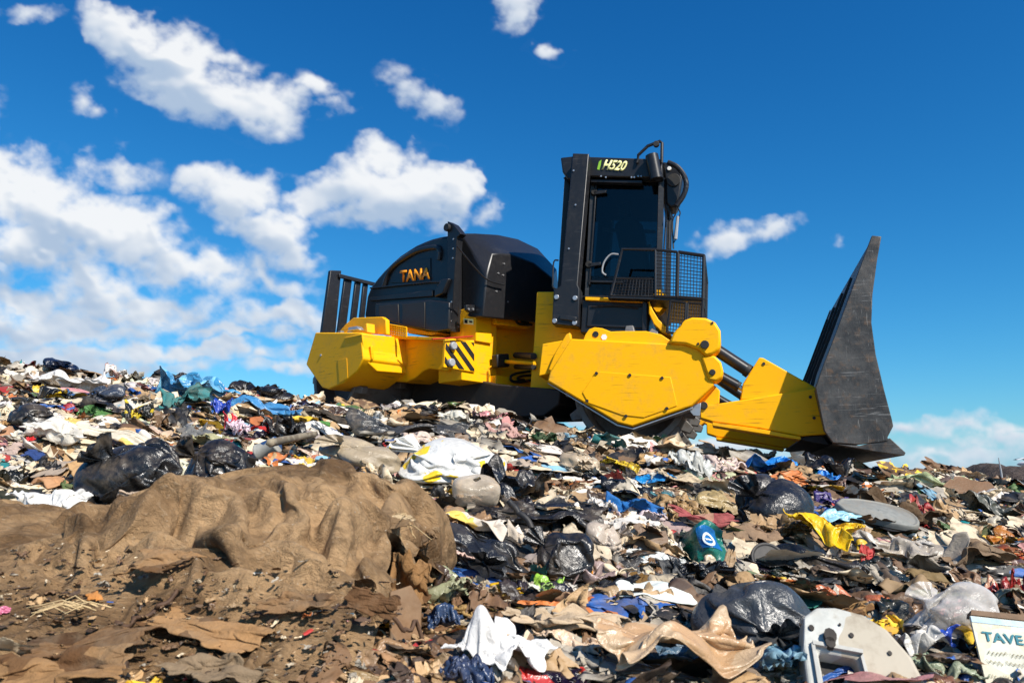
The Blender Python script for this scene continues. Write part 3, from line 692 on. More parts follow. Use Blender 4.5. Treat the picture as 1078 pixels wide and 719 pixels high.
bh = side_prism(B, [(471, 233), (477, 236), (485, 246), (481, 250), (475, 349), (470.5, 349)], .92, 1.05, 'bulkhead', 'black', bev=.01)
disc(B.side(472, 240, .92), -B.v, .065, .05, 'beacon', 'darksteel', bh, 14)
for y in (252, 262, 272, 318, 328, 338): disc(B.side(477.5 - (y - 250) * .03, y, .92), -B.v, .014, .012, 'bolt', 'bolt', bh, 6, 0)
# tank ahead of the hood
bk_ = B.s_of(B.side(478, 300, .98)); 
TB = [(486, 334), (486, 247), (503, 246), (524, 247.5), (545, 252), (566, 262), (586, 284), (592, 342)]
TF = [(508, 334), (512, 290), (518, 267.3), (528, 267), (537, 267.5), (562, 277), (581, 292), (590, 342)]
bm = bmesh.new(); bm_loft(bm, [B.front(x, y, bk_ - .05) for x, y in TB], [B.front(x, y, bk_ + .55) for x, y in TF])
tk = finish(bm, 'tank', 'hood', root, .025)
TB2 = [(476, 350), (476, 246), (500, 246), (524, 247.5), (545, 252), (566, 262), (586, 284), (592, 350)]
bm = bmesh.new(); bm_loft(bm, [B.front(x, y, bk_ - .05) for x, y in TB2], [B.front(x, y, bk_ - .25) for x, y in TB2]); finish(bm, 'tank_flange', 'hood', tk, .02)
tube(curve_pts([B.front(x, y, bk_ + .62) for x, y in ((481, 259), (494, 275), (507, 289.5), (514, 295), (522, 298), (531, 300))], 4), .013, 'handrail', 'black', tk, 8)
for (x, y) in ((524, 288), (530, 278), (529, 290), (522, 307), (534, 318)):
    disc(B.front(x, y, bk_ + .54), B.u, .014, .025, 'bolt', 'bolt', tk, 6, 0)
# rear grille rails
rk = B.s_of(B.side(350, 320, .55))
gr_ = front_prism(B, [(348, 284.5), (359.5, 285), (353.5, 350), (339, 350)], rk, rk - .08, 'rear_rail', 'black', bev=.01)
for poly in ([(363.5, 291), (371, 293), (364, 350), (355.5, 350)], [(375, 294), (380.5, 295), (374, 350), (368, 350)], [(383.5, 296), (388, 297), (383, 345), (378, 345)]):
    front_prism(B, poly, rk, rk - .06, 'bar', 'black', gr_, .008)
front_prism(B, [(357, 288), (395, 297.5), (395, 301), (357, 292)], rk + .05, rk, 'top_rail', 'black', gr_, .008)
# ================================================================== crumpling: a small position-based cloth solver
def topo(n, m, wrap=False):
    idx = np.arange(n * m).reshape(n, m); G = []
    def add(A, Bq, key, w):
        for k in (0, 1):
            s_ = key == k
            if s_.any(): G.append((A[s_], Bq[s_], w))
    ii, jj = np.meshgrid(np.arange(n), np.arange(m), indexing='ij')
    def sh(di, dj, w):
        A = idx; Bq = np.roll(np.roll(idx, -di, 0), -dj, 1); ok = np.ones((n, m), bool)
        if di: ok[n - di:] = False
        if not wrap:
            if dj > 0: ok[:, m - dj:] = False
            if dj < 0: ok[:, :-dj] = False
        key = ((ii // max(di, 1)) % 2) if di else ((jj // dj) % 2)
        add(A[ok], Bq[ok], key[ok], w)
    sh(0, 1, 1.); sh(1, 0, 1.); sh(1, 1, .8); sh(1, -1, .8)
    return G, sh, idx
def grid_faces(n, m, wrap=False):
    f = []
    for i in range(n - 1):
        for j in range(m if wrap else m - 1):
            j2 = (j + 1) % m; f.append((i * m + j, i * m + j2, (i + 1) * m + j2, (i + 1) * m + j))
    return f
def solve(p, rest, n, m, wrap, steps, collide, bend=.1, grav=-.02, pull=None, damp=.86, iters=4):
    G, sh, idx = topo(n, m, wrap); k0 = len(G)
    sh(0, 2, bend); sh(2, 0, bend)
    RL = [np.linalg.norm(rest[:, a] - rest[:, b_], axis=-1) for a, b_, w in G]
    vel = np.zeros_like(p)
    for s_ in range(steps):
        prev = p.copy()
        vel[..., 2] += grav
        if pull is not None: vel += pull(p, s_)
        p = p + np.clip(vel, -.06, .06)
        for it in range(iters):
            for (a, b_, w), rl in zip(G, RL):
                d = p[:, b_] - p[:, a]; l = np.sqrt((d * d).sum(-1)) + 1e-9
                c = (w * .5 * (l - rl) / l)[..., None] * d
                p[:, a] += c; p[:, b_] -= c
            p = collide(p)
        vel = (p - prev) * damp
    return p
def smooth_rand(r2, B_, n, m, k):
    """soft random fields, one per item"""
    c = r2.normal(size=(B_, k + 1, k + 1)); u = np.linspace(0, k - 1e-6, n); v = np.linspace(0, k - 1e-6, m)
    i = u.astype(int); j = v.astype(int); fu = (u - i)[:, None]; fv = (v - j)[None]
    fu = fu * fu * (3 - 2 * fu); fv = fv * fv * (3 - 2 * fv)
    g_ = lambda a, b_: c[:, a][:, :, b_]
    return (g_(i, j) * (1 - fu) + g_(i + 1, j) * fu) * (1 - fv) + (g_(i, j + 1) * (1 - fu) + g_(i + 1, j + 1) * fu) * fv
def crumpled_sheets(B_, n, m, comp, lump, seed, bend=.1, asp=None, steps=34, rag=.05, grav=-.0035):
    """sheets of about unit size lying crumpled over lumps; comp < 1 squeezes them together"""
    r2 = np.random.default_rng(seed)
    u, v = np.meshgrid(np.linspace(-.5, .5, n), np.linspace(-.5, .5, m), indexing='ij')
    asp = r2.uniform(.55, 1.0, B_) if asp is None else np.full(B_, asp)
    rest = np.zeros((B_, n, m, 3)); rest[..., 0] = u; rest[..., 1] = v * asp[:, None, None]
    rr = np.maximum(np.abs(u), np.abs(v)) * 2
    ex = smooth_rand(r2, B_, n, m, 7) * rag; ey = smooth_rand(r2, B_, n, m, 7) * rag
    rest[..., 0] += ex * rr; rest[..., 1] += ey * rr
    cx, cy = np.broadcast_to(comp, (2,))
    p = rest.copy(); p[..., 0] *= cx; p[..., 1] *= cy
    L1 = smooth_rand(r2, B_, n, m, 3); L2 = smooth_rand(r2, B_, n, m, 9); L3 = smooth_rand(r2, B_, n, m, 4)
    floor = lump * (.30 * L1 + .12 * L3)
    # creases: folded ridges across the sheet
    for k in range(5):
        a = r2.uniform(0, 3.14, B_)[:, None, None]; off = r2.uniform(0, 1, B_)[:, None, None]; fq = r2.uniform(2.0, 6.0, B_)[:, None, None]
        t = (u * np.cos(a) + v * np.sin(a)) * fq + off + .15 * L2
        p[..., 2] += (np.abs((t % 1) - .5) - .25) * .10 / fq * 2 * (1.6 - np.mean((cx, cy)))
    p[..., 2] += floor + .012 * L2 + r2.normal(size=(B_, n, m)) * .004
    p0 = p.copy()
    hold = (smooth_rand(r2, B_, n, m, 10) > .9); hold[:, 0] |= True; hold[:, -1] |= True; hold[:, :, 0] |= True; hold[:, :, -1] |= True
    rest = rest.reshape(B_, -1, 3); p = p.reshape(B_, -1, 3); p0 = p0.reshape(B_, -1, 3); fl = floor.reshape(B_, -1); hw = hold.reshape(B_, -1) * .18
    def col(p):
        p[..., 2] = np.maximum(p[..., 2], fl - .03)
        p[..., :2] += (p0[..., :2] - p[..., :2]) * hw[..., None]
        return p
    p = solve(p, rest, n, m, False, steps, col, bend, grav)
    p[..., 2] -= np.quantile(p[..., 2], .12, axis=1)[:, None]
    e = np.ptp(p[..., 0], axis=1)[:, None, None]
    return p / e, rest
def crumpled_bags(B_, n, m, seed, slack=1.28, steps=60, lean=None):
    """filled, tied bags: the film is larger than its filling and wrinkles round it"""
    r2 = np.random.default_rng(seed)
    fr_ = 5; th = np.concatenate([np.zeros(fr_), np.linspace(.10, math.pi - .06, n - fr_)])
    rad = np.sin(th); zz = np.cos(th) * .78
    rad[:fr_] = np.linspace(.42, .12, fr_); zz[:fr_] = np.linspace(1.22, .84, fr_)
    ph = np.arange(m) / m * 2 * math.pi
    base = np.stack([rad[:, None] * np.cos(ph), rad[:, None] * np.sin(ph), np.repeat(zz[:, None], m, 1)], -1)
    rest = np.repeat((base * slack)[None], B_, 0).reshape(B_, -1, 3)
    p = np.repeat(base[None], B_, 0); p = p + r2.normal(size=p.shape) * .02 + (smooth_rand(r2, B_, n, m, 7) * .05)[..., None] * base[None]
    p = p.reshape(B_, -1, 3)
    K = 7
    bc = r2.normal(size=(B_, K, 3)) * np.array((.33, .33, .22)); br = r2.uniform(.34, .58, (B_, K)); bc[:, 0] = 0; br[:, 0] = .62
    neck = np.zeros(n * m, bool).reshape(n, m); neck[fr_ - 1:fr_ + 1] = True; neck = neck.ravel()
    def pull(p, s_): 
        q = -p * .012; q[:, :fr_ * m] = 0; return q
    def col(p):
        for k in range(K):
            d = p - bc[:, None, k]; l = np.sqrt((d * d).sum(-1)) + 1e-9; s_ = np.maximum(br[:, k, None] / l, 1)
            s_[:, :fr_ * m + m] = 1
            p = bc[:, None, k] + d * s_[..., None]
        q = p[:, neck]; rr = np.sqrt(q[..., 0] ** 2 + q[..., 1] ** 2) + 1e-9; f_ = np.minimum(.09 / rr, 1); q[..., 0] *= f_; q[..., 1] *= f_; p[:, neck] = q
        return p
    p = solve(p, rest, n, m, True, steps, col, .05, 0., pull)
    out = []
    for b_ in range(B_):
        a = r2.uniform(0, 6.28); t = r2.uniform(.7, 1.5)
        q = np.array(Matrix.Rotation(a, 3, 'Z') @ Matrix.Rotation(t, 3, 'Y')) @ p[b_].T; q = q.T
        zb = np.quantile(q[:, 2], .25); q[:, 2] -= zb; q[:, 2] = np.where(q[:, 2] < 0, q[:, 2] * .35, q[:, 2])
        q /= (q[:, 0].max() - q[:, 0].min()); out.append(q)
    return np.array(out)
# ================================================================== materials of the rubbish
_cache = {}
DIRT = (.17, .125, .08)
def stuff_mat(kind, col, print_col=None, dirt=.5, seed=0, thr=.6, pscale=9):
    key = (kind, col, print_col, dirt, thr, pscale)
    if key in _cache: return _cache[key]
    m, nt, b = new_mat(kind + '_material'); co = objco(nt)
    oi = N(nt, 'ShaderNodeObjectInfo'); off = vm(nt, 'ADD', co, None); L(nt, oi.outputs['Location'], off.inputs[1]); v = off.outputs[0]
    c = tuple(t * .84 for t in srgb(*col)); base = c
    n1 = noise(nt, v, 5, 6, .6); n2 = noise(nt, v, 34, 5, .65)
    cc = mixc(nt, ramp(nt, n2, .3, .7), tuple(x * .82 for x in c), tuple(min(x * 1.12, .88) for x in c))
    if print_col:
        pn = N(nt, 'ShaderNodeTexVoronoi'); pn.feature = 'F1'; pn.inputs['Scale'].default_value = pscale
        dn = vm(nt, 'ADD', v, None); ns = N(nt, 'ShaderNodeTexNoise'); ns.inputs['Scale'].default_value = 6; L(nt, v, ns.inputs['Vector']); L(nt, vm(nt, 'MULTIPLY', ns.outputs['Color'], (.12, .12, .12)).outputs[0], dn.inputs[1])
        L(nt, dn.outputs[0], pn.inputs['Vector'])
        sx_ = N(nt, 'ShaderNodeSeparateColor'); L(nt, pn.outputs['Color'], sx_.inputs[0])
        pm = ramp(nt, sx_.outputs[0], thr, thr + .02)
        cc = mixc(nt, pm, cc, srgb(*print_col))
    dm = math_n(nt, 'MULTIPLY', ramp(nt, math_n(nt, 'ADD', math_n(nt, 'MULTIPLY', n1, .65), math_n(nt, 'MULTIPLY', n2, .35)), .44, .66), dirt)
    cc = mixc(nt, dm, cc, DIRT)
    L(nt, cc, b.inputs['Base Color'])
    if kind == 'film':
        L(nt, math_n(nt, 'ADD', math_n(nt, 'MULTIPLY', dm, .45), .27), b.inputs['Roughness'])
        bump(nt, noise(nt, v, 22, 5, .6, .8), .5, .02, b); b.inputs['Specular IOR Level'].default_value = .55
    elif kind == 'cloth':
        b.inputs['Roughness'].default_value = .92; b.inputs['Specular IOR Level'].default_value = .2
        bump(nt, math_n(nt, 'ADD', noise(nt, v, 40, 5, .7), math_n(nt, 'MULTIPLY', n1, .6)), .55, .015, b)
    elif kind == 'paper':
        b.inputs['Roughness'].default_value = .75
        bump(nt, noise(nt, v, 18, 5, .65, .5), .4, .012, b)
    elif kind == 'hard':
        b.inputs['Roughness'].default_value = .55; b.inputs['Specular IOR Level'].default_value = .3; bump(nt, n2, .12, .004, b)
    elif kind == 'clear':
        b.inputs['Roughness'].default_value = .22
        tr = N(nt, 'ShaderNodeBsdfTransparent'); ms = N(nt, 'ShaderNodeMixShader'); fr_ = N(nt, 'ShaderNodeLayerWeight'); fr_.inputs['Blend'].default_value = .45
        f_ = math_n(nt, 'ADD', math_n(nt, 'MULTIPLY', fr_.outputs['Facing'], .5), math_n(nt, 'ADD', math_n(nt, 'MULTIPLY', n1, .5), .22), clamp=True)
        L(nt, f_, ms.inputs[0]); L(nt, tr.outputs[0], ms.inputs[1]); L(nt, b.outputs[0], ms.inputs[2]); L(nt, ms.outputs[0], nt.nodes['Material Output'].inputs[0])
        bump(nt, noise(nt, v, 16, 5, .6, .8), .5, .02, b)
    _cache[key] = m; return m

# ================================================================== shapes, crumpled once and reused
NB, MB_ = 34, 48
PB = crumpled_bags(14, NB, MB_, 1); FB = grid_faces(NB, MB_, True)
NS = 38
PA_ = crumpled_sheets(14, NS, NS, .74, .26, 2)[0]
PL_ = crumpled_sheets(12, NS, NS, (.96, .58), .14, 3, asp=.8)[0]
PW_ = crumpled_sheets(12, NS, NS, (.52, .52), .30, 4, bend=.02)[0]
PF_ = crumpled_sheets(12, NS, NS, .90, .16, 5, bend=.35)[0]
PC_ = crumpled_sheets(8, 16, 16, .93, .22, 6, bend=.6, rag=.02)[0]
FS = grid_faces(NS, NS); FC = grid_faces(16, 16)
LIB = {'bag': (PB, FB), 'sheet': (PA_, FS), 'long': (PL_, FS), 'wad': (PW_, FS), 'flat': (PF_, FS), 'card': (PC_, FC)}
_use = {k: 0 for k in LIB}
def shape(kind, spin=None):
    P_, f = LIB[kind]; k = _use[kind] % len(P_); _use[kind] += 1
    q = P_[k].copy(); q[:, :2] -= (q[:, :2].max(0) + q[:, :2].min(0)) / 2
    a = rng.uniform(0, 6.28) if spin is None else spin
    c, s_ = math.cos(a), math.sin(a); q[:, :2] = q[:, :2] @ np.array(((c, s_), (-s_, c)))
    if rng.random() < .5: q[:, 0] *= -1
    ex = np.ptp(q[:, 0]); q[:, :2] /= ex
    return q, f
HERO_BOX = []; HERO = []
def fit(q, px, py, w, h, depth=None, lift=0., conform=1., zmin=.02, far=17., zmax=1.2):
    """rest a shape on the tip so that it takes up about the photographed width and height"""
    g0 = ground_at(px, py + h * .5, far)
    if g0 is None: g0 = ground_at(px, py + h * .5 + 14, far)
    if g0 is None: g0 = np.array((*(ray(px, py)[:2] / ray(px, py)[1] * 12), 0))
    W_ = w / FPX * g0[1]; sx_ = W_; sz_ = max(h / FPX * g0[1], .02) / max(np.ptp(q[:, 2]), .02) * .8
    sy_ = W_ if depth is None else W_ * depth
    qx = q * np.array((1, 1, 1)); rowb = py + h * .5; xc = g0[0]; yc = g0[1] + sy_ * .5 * np.ptp(q[:, 1])
    for it in range(6):
        Vx = xc + qx[:, 0] * sx_; Vy = yc + qx[:, 1] * sy_
        tc_ = T(xc, yc); Vz = tc_ + (T0(Vx, Vy) - T0(xc, yc)) + (T(Vx, Vy) - T0(Vx, Vy) - tc_ + T0(xc, yc)) * conform * .7 + qx[:, 2] * sz_ + lift
        V = np.stack([Vx, Vy, Vz], -1); a, b_ = project(V)
        l, r = np.quantile(a, (.01, .99)); t, bo = np.quantile(b_, (.01, .99))
        sx_ *= np.clip(w / max(r - l, 1), .6, 1.6); xc += (px - (l + r) / 2) / FPX * yc
        hh = bo - t
        if hh > h * 1.03:
            sz_ *= .88; sy_ *= np.clip(h / hh, .75, .97)
        else: sz_ *= np.clip(h / max(hh, 1), 1, 1.35)
        sz_ = min(sz_, zmax * sx_)
        if hh < h * .8: sy_ *= 1.06
        if it < 5:
            g1 = ground_at(px, min(max(rowb + (py + h * .5 - bo), 380), 790), far); rowb += (py + h * .5 - bo) * .7
            if g1 is not None: yc = .4 * yc + .6 * (g1[1] + sy_ * .5 * np.ptp(qx[:, 1]))
    return V, np.array((xc, yc, float(T(xc, yc))))
def item(kind, name, cat, label, short, px, py, w, h, mat, depth=.75, spin=None, lift=0., group=None, thick=.004):
    q, f = shape(kind, spin)
    V, c = fit(q, px, py, w, h, depth, lift + (.055 if py < 560 else .03), zmax={'bag': .95, 'wad': 1.6, 'card': 1.3}.get(kind, 1.45))
    o = mesh_obj(name, V, f, mat, None, c); tag(o, label, cat, group)
    if kind != 'bag':
        md = o.modifiers.new('thickness', 'SOLIDIFY'); md.thickness = thick; md.offset = 0
    if w > 60:
        md = o.modifiers.new('smooth', 'SUBSURF'); md.levels = 1; md.render_levels = 1
    HERO_BOX.append((px - w * .5, py - h * .5, px + w * .5, py + h * .5)); HERO.append((px, py, w, h, short))
    return o
BK = (20, 20, 23)
def f_(col, pr=None, d=.45, **k): return stuff_mat('film', col, pr, d, **k)
def cl_(col, pr=None, d=.5, **k): return stuff_mat('cloth', col, pr, d, **k)
def pa_(col, pr=None, d=.45, **k): return stuff_mat('paper', col, pr, d, **k)
def cr_(col, pr=None, d=.4, **k): return stuff_mat('clear', col, pr, d, **k)

# ------------------------------------------------------------------ the pieces one can point to
I = item
# along the left crest
I('bag', 'plastic_bag', 'bag', 'dark navy plastic bag sitting highest on the skyline', 'the skyline bag', 64, 380, 36, 15, f_((22, 34, 58), d=.15), .9, .5, lift=.06)
I('wad', 'paper_bundle', 'bundle', 'small cream paper bundle on the skyline right beside the navy bag', 'the cream bundle', 88, 384, 32, 13, pa_((215, 200, 180), (150, 130, 110)))
I('wad', 'plastic_wad', 'plastic', 'whitish plastic wad poking above the skyline', 'the skyline wad', 122, 382, 26, 16, f_((225, 218, 210), (190, 150, 140)))
I('sheet', 'white_sheet', 'sheet', 'broad white plastic sheet spread below the navy skyline bag', 'the broad white sheet', 62, 400, 84, 22, f_((235, 228, 220), d=.3), .9)
I('long', 'pink_strip', 'strip', 'long pale pink strip lying under the broad white sheet', 'the pink strip', 93, 413, 66, 10, f_((226, 158, 158), d=.3), .4, 0)
I('sheet', 'yellow_wrapper', 'wrapper', 'black and yellow wrapper in front of the broad white sheet', 'the black yellow wrapper', 45, 414, 42, 16, f_((30, 28, 22), (215, 175, 20), .2))
I('bag', 'plastic_bag', 'bag', 'small black bag like a boulder behind the big blue sack', 'the boulder bag', 196, 390, 26, 16, f_((45, 45, 48), d=.5))
I('bag', 'plastic_bag', 'bag', 'deep black bag on the crest nearest the rear of the machine', 'the crest bag', 291, 403, 36, 16, f_(BK, d=.1), .8, 1.2)
I('sheet', 'black_film', 'film', 'glossy black film draped behind the big blue sack', 'the black film', 262, 404, 54, 26, f_(BK, d=.2))
I('sheet', 'blue_sack', 'sack', 'big translucent blue plastic sack lying open on the left slope', 'the blue sack', 222, 411, 72, 38, stuff_mat('film', (62, 140, 186), (120, 180, 210), .22, thr=.8), .9, 2.2)
I('long', 'blue_film', 'film', 'trailing blue plastic film running downhill from the big blue sack', 'the blue trail', 275, 424, 74, 24, f_((72, 140, 190), d=.3), .55, -.25)
I('wad', 'blue_bag', 'bag', 'small royal blue bag tucked under the big blue sack', 'the royal blue bag', 232, 427, 20, 14, f_((35, 70, 175), d=.1))
I('sheet', 'teal_cloth', 'cloth', 'dark teal cloth crumpled beside the big blue sack', 'the teal cloth', 180, 420, 56, 28, cl_((38, 82, 80), (60, 120, 120), .5))
I('bag', 'plastic_bag', 'bag', 'dark slate blue bag below the pink strip', 'the slate bag', 113, 417, 38, 17, f_((52, 62, 78), d=.4))
I('wad', 'yellow_net', 'net bag', 'yellow and black net bag standing on edge among cream sheets', 'the yellow net', 147, 435, 30, 32, f_((225, 195, 50), (30, 30, 25), .2, pscale=16))
I('bag', 'plastic_bag', 'bag', 'rough black bag at the far left edge of the slope', 'the rough black bag', 32, 437, 48, 28, f_((30, 30, 31), (90, 85, 80), .3, pscale=40, thr=.8))
I('flat', 'blue_rag', 'rag', 'dark blue rag lying at the left edge below the rough black bag', 'the dark blue rag', 18, 467, 26, 24, cl_((48, 70, 120), d=.3))
I('flat', 'blue_strap', 'strap', 'faded blue strap slanting between cream papers', 'the blue strap', 54, 447, 26, 20, cl_((58, 92, 150), d=.3), .5)
I('sheet', 'red_scrap', 'scrap', 'small bright red scrap beside the faded blue strap', 'the red scrap', 31, 457, 12, 9, f_((200, 35, 35), d=.1))
I('long', 'cream_sheet', 'sheet', 'long cream plastic sheet with yellow folds lying across the slope', 'the long cream sheet', 118, 458, 116, 34, f_((226, 214, 190), (220, 180, 90), .35, thr=.82), .6, .1)
I('sheet', 'cream_sheet', 'sheet', 'whitish crumpled sheet in front of the faded blue strap', 'the whitish sheet', 52, 462, 66, 28, f_((228, 220, 205), d=.4))
I('flat', 'grey_film', 'film', 'flat grey film behind the large wrinkled black bag', 'the flat grey film', 205, 452, 36, 20, f_((120, 118, 112), d=.5))
I('bag', 'large_black_bag', 'bag', 'large wrinkled black bag with a dusty brown patch', 'the large black bag', 145, 490, 104, 66, f_((28, 28, 29), (110, 85, 62), .5, pscale=2.2, thr=.86), .8, .3)
I('bag', 'large_black_bag', 'bag', 'sagging black bag against the large wrinkled black bag', 'the sagging bag', 222, 488, 84, 56, f_(BK, d=.4), .8, 2.8)
I('sheet', 'blue_wrapper', 'wrapper', 'dark blue shiny wrapper in front of the sagging black bag', 'the dark blue wrapper', 229, 500, 34, 26, f_((28, 45, 105), d=.2))
I('sheet', 'white_sack', 'sack', 'flat white woven sack with an orange label at the left edge', 'the white sack', 52, 522, 84, 40, f_((236, 232, 224), (150, 135, 120), .25, thr=.9), .9, .3)
I('flat', 'orange_label', 'label', 'small orange label lying on the flat white sack', 'the orange label', 46, 535, 11, 8, f_((245, 165, 20), d=.0), .5, lift=.05)
I('card', 'cardboard_flap', 'cardboard', 'bent orange brown cardboard flap at the far left edge', 'the bent cardboard', 22, 563, 54, 36, pa_((205, 150, 85), (160, 110, 60), .3))
I('card', 'white_card', 'card', 'dirty white card propped upright in the brown blanket', 'the white card', 50, 603, 46, 36, pa_((228, 224, 216), (90, 70, 50), .25, pscale=30, thr=.9), .4, 1.4)
I('card', 'cardboard_flap', 'cardboard', 'tan cardboard piece beside the large wrinkled black bag', 'the tan cardboard', 92, 490, 46, 22, pa_((190, 150, 100), d=.35))
I('long', 'tan_tray', 'tray', 'flattened tan tray under the large wrinkled black bag', 'the tan tray', 152, 520, 50, 14, pa_((200, 175, 150), d=.4), .4, 0)
I('flat', 'red_strip', 'strip', 'thin red strip in front of the sagging black bag', 'the thin red strip', 186, 519, 26, 7, f_((205, 70, 60), d=.1), .4, 0)
I('wad', 'pink_bag', 'bag', 'pale pink bag with red edges behind the black bags', 'the pink bag', 250, 447, 26, 25, f_((222, 195, 205), (190, 40, 45), .2, thr=.75))
I('flat', 'orange_rag', 'rag', 'rusty orange rag behind the pale pink bag', 'the orange rag', 272, 441, 30, 11, cl_((190, 110, 65), d=.4))
I('flat', 'red_rag', 'rag', 'crumpled red rag right of the pale pink bag', 'the crumpled red rag', 278, 450, 26, 11, cl_((190, 40, 45), d=.2))
I('wad', 'plastic_bag', 'bag', 'torn glossy black bag in front of the crumpled red rag', 'the torn black bag', 300, 452, 50, 30, f_(BK, d=.2))
I('bag', 'white_bundle', 'bundle', 'plump white rolled bundle left of the dark grey tarpaulin', 'the white bundle', 343, 453, 40, 20, f_((236, 234, 230), d=.15), .8, .2)
I('long', 'grey_tarpaulin', 'tarpaulin', 'wide dark grey tarpaulin folded below the machine', 'the grey tarpaulin', 428, 447, 132, 42, f_((62, 62, 62), d=.5), .6, -.1)
I('sheet', 'dark_cloth', 'cloth', 'dark brown grey cloth left of the wide grey tarpaulin', 'the dark cloth', 352, 440, 54, 18, cl_((62, 56, 50), d=.5))
I('bag', 'clear_sack', 'sack', 'translucent tan sack with an orange patch inside', 'the translucent sack', 378, 478, 84, 38, f_((178, 160, 132), (215, 150, 60), .5, pscale=2.5, thr=.83), .8, .6)
I('bag', 'printed_sack', 'sack', 'white plastic sack printed in yellow and blue', 'the printed sack', 470, 484, 118, 48, f_((226, 224, 218), (225, 190, 40), .25, thr=.86, pscale=13), .8, .4)
I('flat', 'blue_print', 'wrapper', 'blue wrapper scrap clinging to the printed white sack', 'the blue scrap', 446, 478, 34, 10, f_((60, 85, 160), (225, 222, 215), .2, pscale=10), .4, .5, .09)
I('sheet', 'plastic_bag', 'bag', 'creased black plastic bag right of the printed white sack', 'the creased black bag', 547, 502, 78, 42, f_((34, 34, 36), d=.3))
I('wad', 'plastic_bag', 'bag', 'flattened black bag at the back edge of the brown blanket', 'the flattened black bag', 376, 496, 50, 14, f_(BK, d=.2))
I('flat', 'red_label', 'label', 'bright red label behind the brown blanket', 'the red label', 308, 498, 22, 8, f_((205, 50, 45), d=.1), .5)
I('sheet', 'white_wrapper', 'wrapper', 'white paper wrapper with a yellow smear left of the tied black bag', 'the yellow smeared wrapper', 494, 548, 78, 26, pa_((226, 212, 195), (235, 190, 40), .3, thr=.86))
I('bag', 'plastic_bag', 'bag', 'tied black bag bulging beside the right end of the brown blanket', 'the tied black bag', 505, 581, 98, 58, f_((32, 33, 36), d=.25), .8, 2.6)
I('bag', 'plastic_bag', 'bag', 'pleated black bag below the draped black film', 'the pleated bag', 592, 588, 70, 54, f_((26, 26, 28), d=.25), .8, 1.0)
I('long', 'black_film', 'film', 'heavy black film draped in long folds above the pleated bag', 'the draped film', 582, 536, 112, 48, f_((36, 34, 33), d=.45), .7, -.2)
I('card', 'orange_wrapper', 'wrapper', 'upright orange wedge shaped wrapper beside the pleated black bag', 'the orange wedge', 617, 583, 15, 46, f_((228, 150, 40), (225, 180, 60), .2), .8, 1.5)
I('sheet', 'green_wrapper', 'wrapper', 'lime green and white wrapper under the pleated black bag', 'the lime wrapper', 574, 607, 34, 40, f_((150, 195, 60), (225, 225, 205), .3, thr=.7))
I('bag', 'yellow_lump', 'lump', 'small bright yellow lump below the tied black bag', 'the yellow lump', 533, 620, 34, 15, f_((238, 185, 15), d=.1), .8, .3)
I('wad', 'navy_bag', 'bag', 'shiny navy bag stuffed upright beside the blanket hollow', 'the upright navy bag', 468, 633, 34, 60, f_((38, 62, 96), d=.2), .8)
I('wad', 'navy_bag', 'bag', 'shiny navy bag at the bottom edge below the torn white bag', 'the bottom navy bag', 490, 706, 56, 42, f_((34, 56, 92), d=.15))
I('sheet', 'white_bag', 'bag', 'torn white bag smeared with brown mud near the bottom edge', 'the torn white bag', 526, 674, 98, 64, f_((240, 236, 230), (84, 56, 36), .35, pscale=5.0, thr=.72), .8, .9, lift=.03)
I('long', 'beige_rags', 'rags', 'twisted beige rags between the torn white bag and the tan bag', 'the beige rags', 596, 648, 130, 42, cl_((196, 172, 142), d=.4), .6, -.3)
I('wad', 'beige_rope', 'rope', 'knotted beige rag rope left of the yellow lump', 'the rag rope', 506, 618, 40, 20, cl_((190, 165, 135), d=.3))
I('card', 'white_paper', 'paper', 'flat white sheet of paper lying above the big tan bag', 'the white paper', 690, 623, 84, 24, pa_((232, 236, 226), (150, 130, 95), .2, pscale=24, thr=.93), .8)
I('long', 'tan_bag', 'bag', 'big tan plastic bag lying flattened near the bottom edge of the heap', 'the tan bag', 716, 668, 176, 78, f_((200, 170, 134), (176, 140, 102), .45, pscale=5, thr=.7), .7, .35, lift=.07)
HERO_BOX[-1] = (630, 630, 805, 735)
I('sheet', 'blue_scrap', 'scrap', 'dull blue plastic showing below the big tan bag', 'the dull blue plastic', 712, 688, 70, 20, f_((78, 104, 122), d=.4), .6)
I('bag', 'grey_bag', 'bag', 'large slate grey rubbish bag right of the big tan bag', 'the slate grey bag', 796, 655, 126, 80, f_((62, 64, 67), d=.25), .8, 1.9)
I('sheet', 'brown_film', 'film', 'dark brown film at the bottom edge under the big tan bag', 'the dark brown film', 690, 708, 130, 30, f_((84, 68, 52), d=.6))
I('sheet', 'taupe_film', 'film', 'dusty taupe film bulging at the bottom edge right of the tan bag', 'the taupe film', 786, 706, 74, 30, f_((140, 122, 104), d=.5))
# right half
I('bag', 'plastic_bag', 'bag', 'big gathered black bag in the middle of the right slope', 'the gathered black bag', 800, 525, 78, 58, f_((34, 34, 37), d=.25), .8, 2.1)
I('sheet', 'blue_bag', 'bag', 'bright sky blue plastic bag under the lift arm', 'the sky blue bag', 812, 487, 62, 26, f_((40, 135, 215), d=.1))
I('wad', 'blue_bag', 'bag', 'small bright blue bag in front of the blade corner', 'the small blue bag', 888, 503, 32, 14, f_((40, 130, 215), d=.1))
I('sheet', 'blue_cloth', 'cloth', 'blue cloth heaped at the centre of the slope', 'the blue cloth', 668, 531, 60, 24, cl_((40, 105, 170), d=.2))
I('sheet', 'teal_film', 'film', 'teal plastic film beside the centre blue cloth', 'the teal film', 708, 527, 44, 18, f_((30, 110, 120), d=.3))
I('flat', 'blue_scrap', 'scrap', 'bright blue scrap with a lifted corner above the blue cloth', 'the bright blue scrap', 690, 500, 46, 18, f_((30, 135, 200), d=.1))
